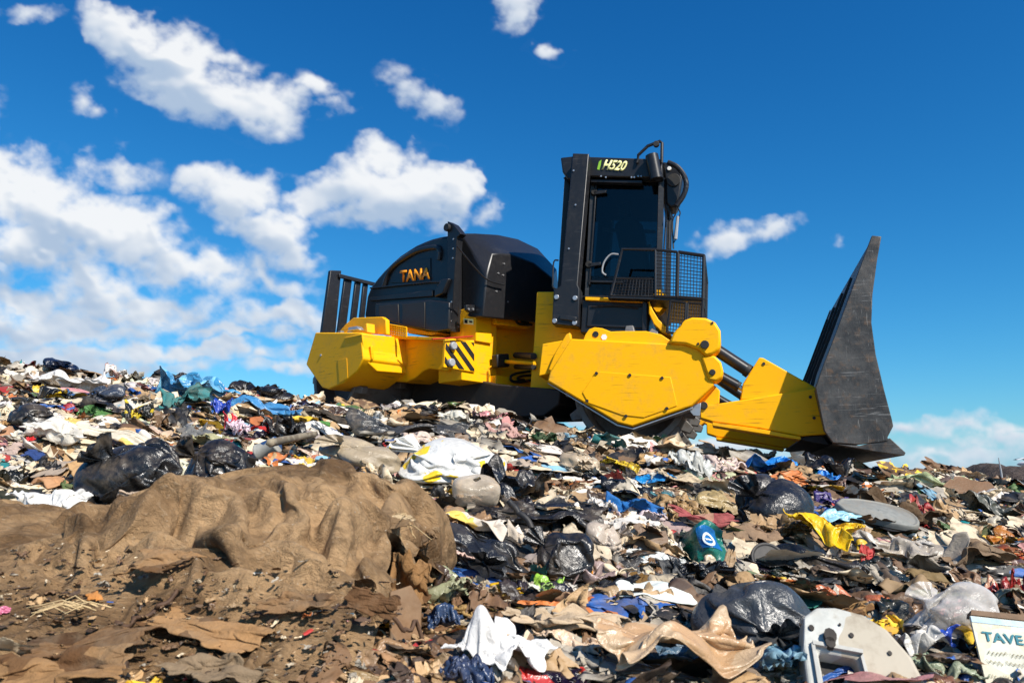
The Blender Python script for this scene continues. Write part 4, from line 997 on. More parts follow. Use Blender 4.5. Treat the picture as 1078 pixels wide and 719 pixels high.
I('wad', 'grey_plastic', 'plastic', 'whitish grey plastic heap left of the gathered black bag', 'the whitish heap', 728, 492, 44, 32, f_((200, 200, 192), d=.35))
I('flat', 'green_film', 'film', 'sage green film below the whitish grey heap', 'the sage film', 734, 502, 28, 12, f_((120, 150, 118), d=.3))
I('sheet', 'yellow_net', 'net', 'yellow netting spread above the bright blue scrap', 'the yellow netting', 654, 490, 38, 16, f_((228, 190, 30), (150, 120, 20), .2, pscale=30))
I('bag', 'tan_bag', 'bag', 'small tan bag left of the yellow netting', 'the small tan bag', 610, 485, 40, 20, f_((185, 165, 138), d=.4), .8, .4)
I('sheet', 'green_cloth', 'cloth', 'dark green cloth close to the front drum', 'the dark green cloth', 574, 463, 32, 14, cl_((45, 75, 48), d=.4))
I('long', 'black_film', 'film', 'flat black film strip in front of the yellow netting', 'the black strip', 630, 496, 52, 16, f_(BK, d=.2), .5, 0)
I('bag', 'clear_bag', 'bag', 'hazy grey bottle shaped bag right of the orange wedge', 'the hazy bag', 640, 563, 46, 40, f_((188, 172, 155), d=.3), .8, 2.4)
I('wad', 'white_wad', 'tissue', 'crumpled white wad above the hazy grey bag', 'the white wad', 634, 521, 28, 34, pa_((222, 214, 204), d=.3))
I('long', 'pink_sleeve', 'garment', 'faded pink sleeve twisted above the teal green bag', 'the pink sleeve', 738, 545, 66, 24, cl_((165, 85, 85), (160, 120, 100), .4), .4, -.4)
I('sheet', 'yellow_rag', 'rag', 'bright yellow rag crumpled on the right slope', 'the yellow rag', 868, 558, 80, 36, f_((246, 196, 10), d=.12), .9, lift=.05)
I('flat', 'light_blue_strip', 'strip', 'pale blue strip running behind the yellow rag', 'the pale blue strip', 884, 543, 52, 13, f_((150, 200, 215), d=.2), .5, -.3)
I('long', 'green_roll', 'roll', 'pale green pleated roll lying below the blade tip', 'the pale green roll', 926, 493, 76, 24, cl_((196, 206, 166), (150, 160, 120), .25), .5, .1)
I('sheet', 'black_film', 'film', 'crumpled black film left of the pale green roll', 'the film by the roll', 868, 492, 56, 26, f_(BK, d=.3))
I('wad', 'purple_bag', 'bag', 'dark purple and yellow crisp packet behind the yellow rag', 'the purple packet', 852, 520, 36, 20, f_((70, 55, 120), (220, 180, 60), .2))
I('sheet', 'brown_rags', 'rags', 'matted dark brown rags below the pale green roll', 'the brown rags', 905, 520, 80, 30, cl_((88, 68, 48), d=.5))
I('long', 'black_film', 'film', 'long twisted black film trailing down the right slope', 'the twisted film', 852, 580, 116, 56, f_((24, 24, 26), d=.25), .7, -.5)
I('card', 'cardboard_box', 'box', 'split brown cardboard carton right of the twisted black film', 'the split carton', 958, 603, 60, 44, pa_((150, 122, 86), d=.4), .6, .7)
I('card', 'cardboard_box', 'box', 'olive brown cardboard lid leaning on the split carton', 'the leaning lid', 975, 592, 44, 42, pa_((122, 98, 56), d=.3), .4, 1.3)
I('long', 'straw_bundle', 'straw', 'flat bundle of brown straw fibres above the white machine casing', 'the straw bundle', 872, 646, 88, 26, cl_((168, 128, 80), (110, 78, 48), .2, pscale=26), .6, 0)
I('bag', 'clear_bag', 'bag', 'large hazy clear plastic bag near the lower right corner', 'the hazy clear bag', 1000, 643, 98, 60, cr_((215, 208, 200), d=.2), .8, .7)
I('wad', 'red_bag', 'bag', 'dark red plastic bag at the right edge', 'the dark red bag', 1062, 624, 46, 40, f_((150, 35, 28), (190, 140, 110), .3, thr=.8))
I('sheet', 'blue_print_wrapper', 'wrapper', 'white wrapper with blue blots above the white machine casing', 'the blotted wrapper', 972, 676, 64, 32, f_((214, 208, 198), (40, 70, 160), .3, thr=.83, pscale=7))
I('wad', 'orange_wad', 'plastic', 'rusty orange crumpled plastic at the right edge', 'the rusty wad', 1056, 566, 44, 24, f_((180, 110, 30), d=.3))
I('bag', 'blue_bag', 'bag', 'pale cyan bag in front of the distant soil mound', 'the cyan bag', 1052, 508, 20, 13, f_((70, 190, 225), d=.1))
I('flat', 'teal_scrap', 'scrap', 'small teal strip on the right slope above the rusty orange plastic', 'the teal strip', 1013, 552, 24, 12, f_((20, 125, 125), d=.2))
I('sheet', 'grey_tarpaulin', 'tarpaulin', 'stiff grey green tarpaulin piece at the right edge', 'the grey green tarpaulin', 1043, 534, 70, 30, f_((82, 84, 74), d=.4))
I('sheet', 'white_sheet', 'sheet', 'pale cream sheet by the right edge below the cyan bag', 'the pale sheet', 1052, 521, 56, 12, f_((224, 214, 204), d=.3))
I('sheet', 'grey_sheet', 'sheet', 'long grey brown sheet draped behind the split carton', 'the draped grey sheet', 958, 578, 120, 40, f_((168, 156, 140), (190, 182, 170), .5))
I('sheet', 'dark_sheet', 'sheet', 'dull brown folded sheet beside the dark red bag', 'the folded brown sheet', 1020, 582, 90, 30, cl_((136, 112, 88), d=.5))
I('flat', 'yellow_folder', 'folder', 'small dirty yellow folder on the draped grey sheet', 'the yellow folder', 998, 572, 34, 16, pa_((205, 170, 50), (40, 30, 20), .3, thr=.85), .6, -.5)
I('sheet', 'paper_bag', 'bag', 'brown paper bag with orange scraps below the dark lid', 'the brown paper bag', 784, 613, 54, 34, pa_((160, 128, 88), (190, 95, 40), .4, thr=.88))
I('flat', 'brown_mat', 'mat', 'crumpled brown mat above the dark round lid', 'the brown mat', 792, 562, 66, 22, cl_((150, 122, 96), d=.4))
I('wad', 'plastic_bag', 'bag', 'small shiny black bag under the teal green bag', 'the shiny black bag', 738, 608, 66, 26, f_(BK, d=.15))
I('sheet', 'leather_scrap', 'scrap', 'brown leathery scrap right of the dark round lid', 'the leathery scrap', 872, 600, 44, 34, cl_((98, 82, 70), d=.4))
I('long', 'white_tray', 'tray', 'dirty white flattened tray below the draped black film', 'the white tray', 668, 548, 50, 14, pa_((214, 208, 200), d=.35), .5, .2)
I('wad', 'beige_paper', 'paper', 'crumpled beige paper ball below the centre blue cloth', 'the beige ball', 694, 560, 36, 26, pa_((205, 185, 155), d=.4))
I('long', 'beige_rags', 'rags', 'pale ribbed rags above the gathered black bag', 'the ribbed rags', 745, 515, 60, 26, cl_((200, 180, 150), d=.35), .6, .2)
I('sheet', 'white_rag', 'rag', 'mud stained white rag left of the pleated black bag', 'the stained rag', 556, 560, 44, 30, cl_((205, 190, 172), (70, 52, 38), .5, thr=.75))
I('sheet', 'pink_cloth', 'cloth', 'dusty pink cloth right of the printed white sack', 'the dusty pink cloth', 528, 454, 52, 18, cl_((190, 150, 140), d=.35))
I('flat', 'purple_rag', 'rag', 'grey cloth pieces above the small tan bag', 'the grey cloth', 560, 478, 40, 16, cl_((150, 140, 130), d=.4))
# ================================================================== the big mud-caked blanket in the foreground
m, nt, b = new_mat('mud_caked_cloth'); M['mud'] = m
co = objco(nt)
na = noise(nt, co, 2.6, 8, .62, .4); nb_ = noise(nt, co, 11, 7, .7, .6); nf = noise(nt, stretch(nt, co, (26, 90, 40)), 1.0, 6, .7, 1.2); nsp = noise(nt, co, 75, 3, .6)
c = mixc(nt, ramp(nt, na, .36, .66), (.140, .080, .038), (.41, .260, .134))
c = mixc(nt, math_n(nt, 'MULTIPLY', ramp(nt, nb_, .50, .70), .7), c, (.075, .045, .024))
c = mixc(nt, math_n(nt, 'MULTIPLY', ramp(nt, nf, .54, .70), .45), c, (.43, .33, .22))
c = mixc(nt, math_n(nt, 'MULTIPLY', ramp(nt, nsp, .70, .76), .7), c, (.55, .50, .42))
L(nt, c, b.inputs['Base Color']); b.inputs['Roughness'].default_value = .93; b.inputs['Specular IOR Level'].default_value = .15
hh = math_n(nt, 'ADD', math_n(nt, 'MULTIPLY', nb_, .8), math_n(nt, 'ADD', math_n(nt, 'MULTIPLY', nf, .5), math_n(nt, 'MULTIPLY', nsp, .18)))
bump(nt, hh, .9, .035, b)
BLANKETS = []
def surf_z(x, y):
    z = T(x, y)
    for (x0, x1, y0, y1, nx, ny, p) in BLANKETS:
        i = np.clip(np.round((x - x0) / (x1 - x0) * (nx - 1)).astype(int), 0, nx - 1); j = np.clip(np.round((y - y0) / (y1 - y0) * (ny - 1)).astype(int), 0, ny - 1)
        ok = (x > x0) & (x < x1) & (y > y0) & (y < y1); z = np.where(ok, np.maximum(z, p.reshape(nx, ny, 3)[i, j, 2]), z)
    return z
def surf_at(px, py):
    d = ray(px, py); d = d / d[1]; ys = np.linspace(1.0, 4, 900); k = np.argmax(d[2] * ys - surf_z(d[0] * ys, ys) <= 0); y = ys[k]
    return np.array((d[0] * y, y, float(surf_z(np.array(d[0] * y), np.array(y)))))
def blanket(x0, x1, y0, y1, nx, ny, Hf, slack, seed, name, label, cat, short, box, cut=None, crease=1.0, lift=.02):
    r2 = np.random.default_rng(seed)
    X, Y = np.meshgrid(np.linspace(x0, x1, nx), np.linspace(y0, y1, ny), indexing='ij')
    Z = T(X, Y) + Hf(X, Y)
    rx = np.zeros((1, nx, ny, 3)); 
    dxy = np.stack([X, Y, Z], -1)
    # cloth a little larger than the ground it covers
    p = dxy.copy(); p[..., 2] += lift + .03 * fbm(X * 5, Y * 5, 3, seed) * crease + r2.normal(size=X.shape) * .006
    tt = X * .9 + Y * .5 + .25 * fbm(X * 2, Y * 2, 2, seed + 3); p[..., 2] += (np.abs((tt * 4.2) % 1 - .5) - .25) * .035 * crease
    tt = X * .3 - Y * .9 + .35 * fbm(X * 2.6, Y * 1.6, 2, seed + 9); p[..., 2] += (np.abs((tt * 3.1) % 1 - .5) - .25) * .05 * crease
    p = p.reshape(1, -1, 3); rest = dxy.reshape(1, -1, 3) * slack
    p0 = p.copy(); hold = np.zeros((nx, ny)); hold[0] = hold[-1] = 1; hold[:, 0] = hold[:, -1] = 1
    hold = np.maximum(hold, (smooth_rand(r2, 1, nx, ny, 14)[0] > 1.0)).reshape(1, -1, 1) * .15
    def col(p):
        x, y = p[..., 0], p[..., 1]
        p[..., 2] = np.maximum(p[..., 2], zgrid(x, y)); p[..., :2] += (p0[..., :2] - p[..., :2]) * hold; return p
    zc = T(X, Y) + Hf(X, Y)
    def zgrid(x, y):
        i = np.clip(((x - x0) / (x1 - x0) * (nx - 1)).astype(int), 0, nx - 1); j = np.clip(((y - y0) / (y1 - y0) * (ny - 1)).astype(int), 0, ny - 1); return zc[i, j]
    p = solve(p, rest, nx, ny, False, 26, col, .12, -.0012)[0]
    BLANKETS.append((x0, x1, y0, y1, nx, ny, p))
    f = np.array(grid_faces(nx, ny))
    if cut is not None:
        fx = p[f].mean(1); f = f[~cut(fx[:, 0], fx[:, 1])]
    c0 = np.array(((x0 + x1) / 2, (y0 + y1) / 2, float(T((x0 + x1) / 2, (y0 + y1) / 2))))
    o = mesh_obj(name, p, f.tolist(), M['mud'], None, c0); tag(o, label, cat)
    md = o.modifiers.new('smooth', 'SUBSURF'); md.levels = md.render_levels = 2
    HERO_BOX.append(box); HERO.append(((box[0] + box[2]) / 2, (box[1] + box[3]) / 2, box[2] - box[0], box[3] - box[1], short))
    return o
def sg_(t): return 1 / (1 + np.exp(-t))
def H1base(x, y):
    ridge = np.interp(x, (-2.0, -1.5, -1.2, -.95, -.6, -.42, -.3), (.05, .10, .15, .24, .34, .29, .21))
    yc = np.interp(x, (-1.6, -.9, -.3), (2.45, 2.52, 2.55)); dy = y - yc
    prof = np.exp(-(np.abs(dy) / np.where(dy < 0, .66, .28)) ** np.where(dy < 0, 2.1, 3.0))
    end = sg_((-.245 + .06 * fbm(y * 5, x * 3, 2, 33) - x) / .015)
    lobes = .07 * np.exp(-((x + .52) / .15) ** 2 - ((y - 2.16) / .12) ** 2) + .06 * np.exp(-((x + .95) / .16) ** 2 - ((y - 2.22) / .12) ** 2) + .05 * np.exp(-((x + .36) / .08) ** 2 - ((y - 2.2) / .10) ** 2)
    return (ridge * prof + lobes + .06 * fbm(x * 2.6, y * 2.6, 2, 77)) * end
def on_hump(px, py):
    d = ray(px, py); d = d / d[1]; ys = np.linspace(1.2, 3.2, 500); k = np.argmax(d[2] * ys - T(d[0] * ys, ys) - H1base(d[0] * ys, ys) <= 0); return d[0] * ys[k], ys[k]
FOLDS = [(([(150, 578), (178, 563), (197, 548), (196, 520)]), .05, .022), ([(180, 560), (212, 594), (240, 610), (300, 632), (350, 642)], .10, .034), ([(238, 528), (262, 560), (272, 604)], .045, .022),
         ([(300, 518), (326, 560), (332, 600), (385, 628)], .06, .026), ([(340, 548), (392, 562), (444, 548)], .07, .022), ([(55, 575), (120, 592), (165, 583)], .05, .026), ([(366, 604), (420, 586), (456, 574)], .06, .022),
         ([(92, 548), (112, 575), (100, 606)], .04, .020), ([(272, 512), (292, 532), (286, 556)], .03, .016), ([(390, 520), (402, 540), (430, 538)], .05, .02), ([(215, 560), (250, 580), (300, 592)], .03, .016), ([(130, 548), (150, 556), (172, 545)], .03, .016)]
FOLDS = [([on_hump(*p) for p in pl], d, w) for pl, d, w in FOLDS]
def groove(x, y, pl, w):
    best = np.full(np.shape(x), 9.)
    for (a, b_) in zip(pl[:-1], pl[1:]):
        ax_, ay = a; bx, by = b_; dx, dy = bx - ax_, by - ay; t = np.clip(((x - ax_) * dx + (y - ay) * dy) / (dx * dx + dy * dy + 1e-9), 0, 1)
        best = np.minimum(best, np.hypot(x - ax_ - t * dx, (y - ay - t * dy)))
    return best
def H1(x, y):
    h = H1base(x, y); wx = x + .03 * fbm(x * 7, y * 7, 2, 81); wy = y + .03 * fbm(x * 7 + 9, y * 7, 2, 83)
    for pl, d, w in FOLDS:
        g_ = groove(wx, wy, pl, w); h = h - d * np.exp(-(g_ / w) ** 1.5) + d * .40 * np.exp(-((g_ - 2.1 * w) / (1.3 * w)) ** 2)
    rg = 1 - 2 * np.abs(fbm(x * 5.5, y * 5.5 + 3, 2, 75)); return h - .03 * np.clip(rg - .5, 0, 1) * (h > .05)
CUT = lambda k: (lambda x, y: (lambda q: q[0] > 455 + k - (q[1] - 640) * 1.75 + 30 * fbm(x * 9, y * 9, 3, 3))(project(np.stack([x, y, T(x, y) + .05], -1))))
blanket(-1.95, -.21, 1.58, 3.0, 132, 104, H1, 1.13, 4, 'brown_blanket', 'huge mud caked brown blanket humped across the foreground', 'blanket', 'the brown blanket', (0, 500, 452, 640), cut=CUT(-25))
def H2(x, y):
    return .03 + .07 * fbm(x * 2.4 + 5, y * 3, 3, 61) + .04 * sg_((y - 1.9) / .05)
blanket(-1.75, -.22, 1.15, 2.22, 110, 80, H2, 1.12, 6, 'matted_sheet', 'flat matted brown sheet with fibres along the bottom edge', 'sheet', 'the matted sheet', (0, 590, 400, 719),
        cut=lambda x, y: (lambda q: q[0] > 452 - (q[1] - 640) * 1.75 + 18 * fbm(x * 9, y * 9, 2, 3))(project(np.stack([x, y, T(x, y) + .05], -1))), crease=1.3)

def simple(name, verts, faces, mat, label, cat, short, box, smooth=True, loc=None, bevel=0, sub=0, parent=None):
    loc = np.mean(verts, 0) if loc is None else loc
    o = mesh_obj(name, verts, faces, mat, None, loc, smooth); tag(o, label, cat)
    if bevel:
        md = o.modifiers.new('bevel', 'BEVEL'); md.width = bevel; md.segments = 3; md.limit_method = 'ANGLE'
    if sub: md = o.modifiers.new('smooth', 'SUBSURF'); md.levels = md.render_levels = sub
    if box: HERO_BOX.append(box); HERO.append(((box[0] + box[2]) / 2, (box[1] + box[3]) / 2, box[2] - box[0], box[3] - box[1], short))
    return o
def plate_axes(px, py, y_off, normal, roll):
    """centre and axes of a thing lying tilted on the tip"""
    g0 = ground_at(px, py); nrm = Vector(normal).normalized(); x = Vector((math.cos(roll), math.sin(roll), 0)); x = (x - nrm * x.dot(nrm)).normalized(); y = nrm.cross(x)
    return np.array(g0) + np.array((0, 0, y_off)), np.array(x), np.array(y), np.array(nrm)
def child(name, verts, faces, mat, par, smooth=False):
    o = mesh_obj(name, np.asarray(verts) - np.array(par.location), faces, mat, par, (0, 0, 0), smooth); return o
def extr(poly, c, x, y, n, h0, h1):
    A = [c + x * a + y * b_ + n * h0 for a, b_ in poly]; Bq = [p + n * (h1 - h0) for p in A]; k = len(poly)
    return A + Bq, [list(range(k))[::-1], list(range(k, 2 * k))] + [[i, (i + 1) % k, (i + 1) % k + k, i + k] for i in range(k)]

# dark round lid
c, x, y, n = plate_axes(810, 603, .05, (.05, -.86, .5), 0)
rr = 36 / 2 / FPX * c[1]
prof = [(0, .0), (.80, .0), (.84, .02), (.88, .05), (.97, .05), (1.0, .02), (1.0, -.22), (.9, -.24), (0, -.24)]
vs, fs = [], []; K = 36
for r_, h_ in prof:
    for k in range(K): vs.append(c + x * rr * r_ * math.cos(2 * math.pi * k / K) + y * rr * r_ * math.sin(2 * math.pi * k / K) + n * rr * h_)
for i in range(len(prof) - 1):
    for k in range(K): fs.append((i * K + k, i * K + (k + 1) % K, (i + 1) * K + (k + 1) % K, (i + 1) * K + k))
simple('round_lid', vs, fs, stuff_mat('hard', (40, 40, 42), None, .12), 'dark grey round plastic lid standing almost upright', 'lid', 'the round lid', (792, 572, 828, 610), False)
# long grey car panel with a rounded nose
c, x, y, n = plate_axes(925, 556, .07, (.10, -.50, .86), -.22)
Wd = 84 / FPX * c[1]; vs, fs = [], []
outl = [(-.55, -.10), (.25, -.16), (.42, -.13), (.5, -.03), (.47, .09), (.36, .16), (.1, .2), (-.5, .17)]
def ringp(k, h): return [c + x * a * k * Wd + y * b_ * k * Wd * 1.5 + n * h for a, b_ in outl]
rings = [ringp(1.0, -.02), ringp(1.0, .012), ringp(.93, .018), ringp(.90, .008), ringp(.84, .012), ringp(.5, .02), ringp(.02, .024)]
for r_ in rings: vs += r_
q = len(outl)
for i in range(len(rings) - 1):
    for k in range(q): fs.append((i * q + k, i * q + (k + 1) % q, (i + 1) * q + (k + 1) % q, (i + 1) * q + k))
simple('plastic_fairing', vs, fs, stuff_mat('hard', (140, 140, 134), (118, 112, 104), .6, pscale=5), 'long grey plastic panel with a rounded nose right of the yellow rag', 'panel', 'the grey panel', (880, 532, 976, 562), sub=1)
# white machine casing with a square opening, bottom right
c, x, y, n = plate_axes(893, 716, .086, (-.12, -.80, .58), .10)
Wd = 122 / FPX * c[1]
out = [(-.5, -.75), (-.36, -.05), (-.26, .24), (-.13, .31), (.02, .29), (.22, .20), (.36, .05), (.46, -.2), (.5, -.75)]
hole = [(-.33, -.62), (-.245, -.07), (.03, -.16), (-.03, -.66)]
bm = bmesh.new()
def rv(poly, h, k=1.0): return [bm.verts.new(c + x * a * Wd * k + y * b_ * Wd * k + n * h) for a, b_ in poly]
o1 = rv(out, 0); o0 = rv([(a * 1.03, b_ * 1.02) for a, b_ in out], -.06)
for i in range(len(out)): bm.faces.new((o0[i], o0[(i + 1) % len(out)], o1[(i + 1) % len(out)], o1[i]))
h1 = rv(hole, 0)
edges = [bm.edges.new((o1[i], o1[(i + 1) % len(o1)])) if not bm.edges.get((o1[i], o1[(i + 1) % len(o1)])) else bm.edges.get((o1[i], o1[(i + 1) % len(o1)])) for i in range(len(o1))]
edges += [bm.edges.new((h1[i], h1[(i + 1) % 4])) for i in range(4)]
bmesh.ops.triangle_fill(bm, use_beauty=True, edges=edges, normal=Vector(n))
h0 = rv([(a * .97 - .004, b_ * .97 - .008) for a, b_ in hole], -.045)
for i in range(4): bm.faces.new((h1[i], h1[(i + 1) % 4], h0[(i + 1) % 4], h0[i]))
bmesh.ops.recalc_face_normals(bm, faces=bm.faces)
me = bpy.data.meshes.new('machine_casing'); me.from_pydata([], [], []); bm.to_mesh(me); bm.free(); me.transform(Matrix.Translation([-t for t in c]))
me.materials.append(stuff_mat('hard', (200, 200, 192), (170, 160, 142), .8, pscale=9)); cas = bpy.data.objects.new('machine_casing', me); COL.objects.link(cas); cas.location = c
tag(cas, 'white plastic machine casing with a square dark opening at the bottom edge', 'casing'); md = cas.modifiers.new('bevel', 'BEVEL'); md.width = .008; md.segments = 3; md.limit_method = 'ANGLE'
HERO_BOX.append((828, 663, 955, 790)); HERO.append((890, 692, 126, 60, 'the white casing'))
fr2 = []
for (pl_, h0_, h1_, nm, mt) in (
        ([(a * .99, b_ * .99 - .004) for a, b_ in hole], -.058, -.044, 'shade_backing', stuff_mat('hard', (40, 35, 30), None, .5)),  # dark sheet painting the shaded depth of the opening
        ([(-.275, -.02), (.085, -.14), (.095, -.11), (-.27, .012)], -.004, .012, 'opening_rim', stuff_mat('hard', (190, 188, 180), None, .5)),
        ([(-.39, -.62), (-.285, -.01), (-.26, -.02), (-.35, -.62)], -.004, .010, 'opening_rim', stuff_mat('hard', (190, 188, 180), None, .5)),
        ([(.085, -.14), (.06, -.16), (-.0, -.66), (.03, -.66)], -.004, .010, 'opening_rim', stuff_mat('hard', (190, 188, 180), None, .5))):
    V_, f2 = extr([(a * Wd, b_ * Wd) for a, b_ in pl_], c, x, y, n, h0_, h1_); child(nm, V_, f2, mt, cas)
for (a, b_, r_, nm) in ((-.235, .13, .022, 'screw_hole'), (-.12, .03, .05, 'mud_clot'), (-.14, -.03, .04, 'mud_clot'), (.06, .03, .018, 'screw_hole'), (.30, -.15, .016, 'screw_hole'), (.0, .13, .01, 'screw_hole')):
    V_, f2 = extr([(a * Wd + r_ * Wd * math.cos(k * .7), b_ * Wd + r_ * Wd * 1.2 * math.sin(k * .7)) for k in range(9)], c, x, y, n, -.002, .004 if nm == 'screw_hole' else .018)
    child(nm, V_, f2, stuff_mat('hard', (40, 32, 26), None, .4), cas)
# printed card in the bottom right corner
c, x, y, n = plate_axes(1082, 718, .066, (-.05, -.86, .50), -.27)
Wd = .22; Hd = .165
paper = pa_((226, 226, 208), (206, 198, 172), .35, pscale=20, thr=.7)
V_, f2 = extr([(-Wd * .5, -Hd * .62), (Wd * .6, -Hd * .6), (Wd * .6, Hd * .5), (-Wd * .5, Hd * .5)], c, x, y, n, -.008, 0)
cd = simple('printed_card', V_, f2, paper, 'white printed card with large blue green letters in the bottom right corner', 'card', 'the printed card', (1022, 650, 1100, 790), False, c)
V_, f2 = extr([(-Wd * .49, Hd * .52), (Wd * .6, Hd * .52), (Wd * .6, Hd * .62), (-Wd * .47, Hd * .60)], c, x, y, n, -.03, .0); child('spine', V_, f2, pa_((120, 92, 66), None, .4), cd)
V_, f2 = extr([(-Wd * .5, Hd * .40), (Wd * .6, Hd * .40), (Wd * .6, Hd * .49), (-Wd * .5, Hd * .49)], c, x, y, n, .0, .0015); child('blue_band', V_, f2, pa_((190, 214, 228), None, .15), cd)
def lettering(txt, x0, y0, h, wscale, mat, par, c, x, y, n, off=.0, shear=0.):
    cu = bpy.data.curves.new('lettering', 'FONT'); cu.body = txt; cu.offset = off; cu.shear = shear; cu.resolution_u = 3
    to = bpy.data.objects.new('lettering', cu); COL.objects.link(to); bpy.context.view_layer.update()
    me = bpy.data.meshes.new_from_object(to.evaluated_get(bpy.context.evaluated_depsgraph_get())); bpy.data.objects.remove(to)
    q = np.empty(len(me.vertices) * 3); me.vertices.foreach_get('co', q); q = q.reshape(-1, 3)
    P_ = c + np.outer(x0 + q[:, 0] * h * wscale, x) + np.outer(y0 + q[:, 1] * h, y) + n * .003 - np.array(par.location)
    me.vertices.foreach_set('co', P_.ravel()); me.update(); me.materials.clear(); me.materials.append(mat)
    o = bpy.data.objects.new('lettering', me); COL.objects.link(o); o.parent = par; return o
lettering('TAVE', -Wd * .42, Hd * .12, .034, 1.2, pa_((30, 120, 135), None, .1), cd, c, x, y, n, .02)
# handwriting-like lines, too blurred to read in the photograph
ink = pa_((120, 105, 60), None, .1)
for row, (x0_, x1_, yy) in enumerate(((-.44, .55, -.06), (-.44, .55, -.20), (-.44, .2, -.42))):
    k = 70; vs, fs = [], []
    for i in range(k):
        t = i / (k - 1); a = (x0_ + (x1_ - x0_) * t) * Wd; amp = .0052 * (1 + .5 * math.sin(i * 1.7 + row)) * (0 if (i + row * 5) % 17 < 2 else 1)
        bq = yy * Hd + amp * math.sin(i * 2.1 + row); vs += [c + x * a + y * (bq - .0011) + n * .003, c + x * a + y * (bq + .0011) + n * .003]
    for i in range(k - 1):
        if (i + row * 5) % 17 >= 2: fs.append((2 * i, 2 * i + 2, 2 * i + 3, 2 * i + 1))
    child('written_line', vs, fs, ink, cd)
# teal green carrier bag with a blue panel and a pale ring emblem
c, x, y, n = plate_axes(742, 600, .0, (-.22, -.93, .25), -.1)
Wd = 50 / FPX * c[1]; Hd = 46 / FPX * c[1]
teal = f_((16, 110, 96), None, .15); tdk = f_((14, 78, 66), None, .15)
nxg, nyg = 26, 22; vs = []; fs = []
for j in range(nyg):
    for i in range(nxg):
        u_, v_ = i / (nxg - 1), j / (nyg - 1)
        a = (u_ - .5) * Wd * (1.0 - .12 * v_) + .012 * math.sin(v_ * 5 + 1); bq = v_ * Hd * (1 - .18 * (u_ - .2) ** 2 - .10 * math.sin(u_ * 7) * v_)
        hn = .05 * math.sin(math.pi * u_) * (1 - .3 * v_) + .014 * math.sin(9 * u_ + 4 * v_) + .012 * math.sin(13 * v_ - 6 * u_)
        if u_ < .33: hn -= (.33 - u_) * .35
        vs.append(c + x * a + y * bq + n * hn)
for j in range(nyg - 1):
    for i in range(nxg - 1): fs.append((j * nxg + i, j * nxg + i + 1, (j + 1) * nxg + i + 1, (j + 1) * nxg + i))
# its back panel
off = len(vs)
for j in range(nyg):
    for i in range(nxg):
        p = vs[j * nxg + i]; u_ = i / (nxg - 1); vs.append(p - n * (.03 + .12 * math.sin(math.pi * u_)) + y * .02 * math.sin(5 * u_))
for j in range(nyg - 1):
    for i in range(nxg - 1): a = off + j * nxg + i; fs.append((a, a + nxg, a + nxg + 1, a + 1))
cb_ = simple('carrier_bag', vs, fs, teal, 'teal green carrier bag with a blue panel and a pale ring emblem', 'bag', 'the carrier bag', (714, 556, 762, 602), loc=c)
def on_front(a, bq):   # a point on the bag's front
    i = min(int(a * (nxg - 1)), nxg - 2); j = min(int(bq * (nyg - 1)), nyg - 2); fa, fb = a * (nxg - 1) - i, bq * (nyg - 1) - j
    g_ = lambda ii, jj: vs[jj * nxg + ii]
    return (1 - fa) * (1 - fb) * g_(i, j) + fa * (1 - fb) * g_(i + 1, j) + fa * fb * g_(i + 1, j + 1) + (1 - fa) * fb * g_(i, j + 1)
def patch(fn, nu, nv, name, mat, lift):
    V_ = [on_front(*fn(i / nu, j / nv)) + n * lift for j in range(nv + 1) for i in range(nu + 1)]
    F_ = [(j * (nu + 1) + i, j * (nu + 1) + i + 1, (j + 1) * (nu + 1) + i + 1, (j + 1) * (nu + 1) + i) for j in range(nv) for i in range(nu)]
    child(name, V_, F_, mat, cb_, True)
patch(lambda u_, v_: (.48 + .42 * u_ - .06 * v_, .42 + .46 * v_), 10, 10, 'blue_panel', f_((24, 105, 170), None, .08), .004)
patch(lambda u_, v_: (.68 + (.085 + .045 * v_) * math.cos(6.2832 * u_), .60 + (.10 + .05 * v_) * math.sin(6.2832 * u_)), 28, 1, 'ring_emblem', pa_((226, 236, 238), None, .03), .008)
patch(lambda u_, v_: (.62 + .12 * u_, .585 + .035 * v_), 4, 1, 'emblem_bar', pa_((226, 236, 238), None, .03), .008)
# clear plastic tub
c, x, y, n = plate_axes(500, 540, .05, (.1, -.35, .93), .2)
Wd = 50 / FPX * c[1]
bm_pts = []; lv = [(.40, .0), (.46, .03), (.50, .26), (.47, .40), (.36, .46), (.1, .47)]
vs, fs = [], []; K = 28
for r_, h_ in lv:
    for k in range(K):
        a = 2 * math.pi * k / K; sq = (abs(math.cos(a)) ** 4 + abs(math.sin(a)) ** 4) ** -.25
        vs.append(c + x * Wd * r_ * sq * math.cos(a) + y * Wd * r_ * .8 * sq * math.sin(a) + n * Wd * (h_ + .03 * math.sin(3 * a + h_ * 9)))
for i in range(len(lv) - 1):
    for k in range(K): fs.append((i * K + k, i * K + (k + 1) % K, (i + 1) * K + (k + 1) % K, (i + 1) * K + k))
simple('plastic_tub', vs, fs, cr_((214, 196, 172), None, .35), 'hazy plastic food tub right of the brown blanket hump', 'tub', 'the plastic tub', (474, 506, 528, 540), sub=1)
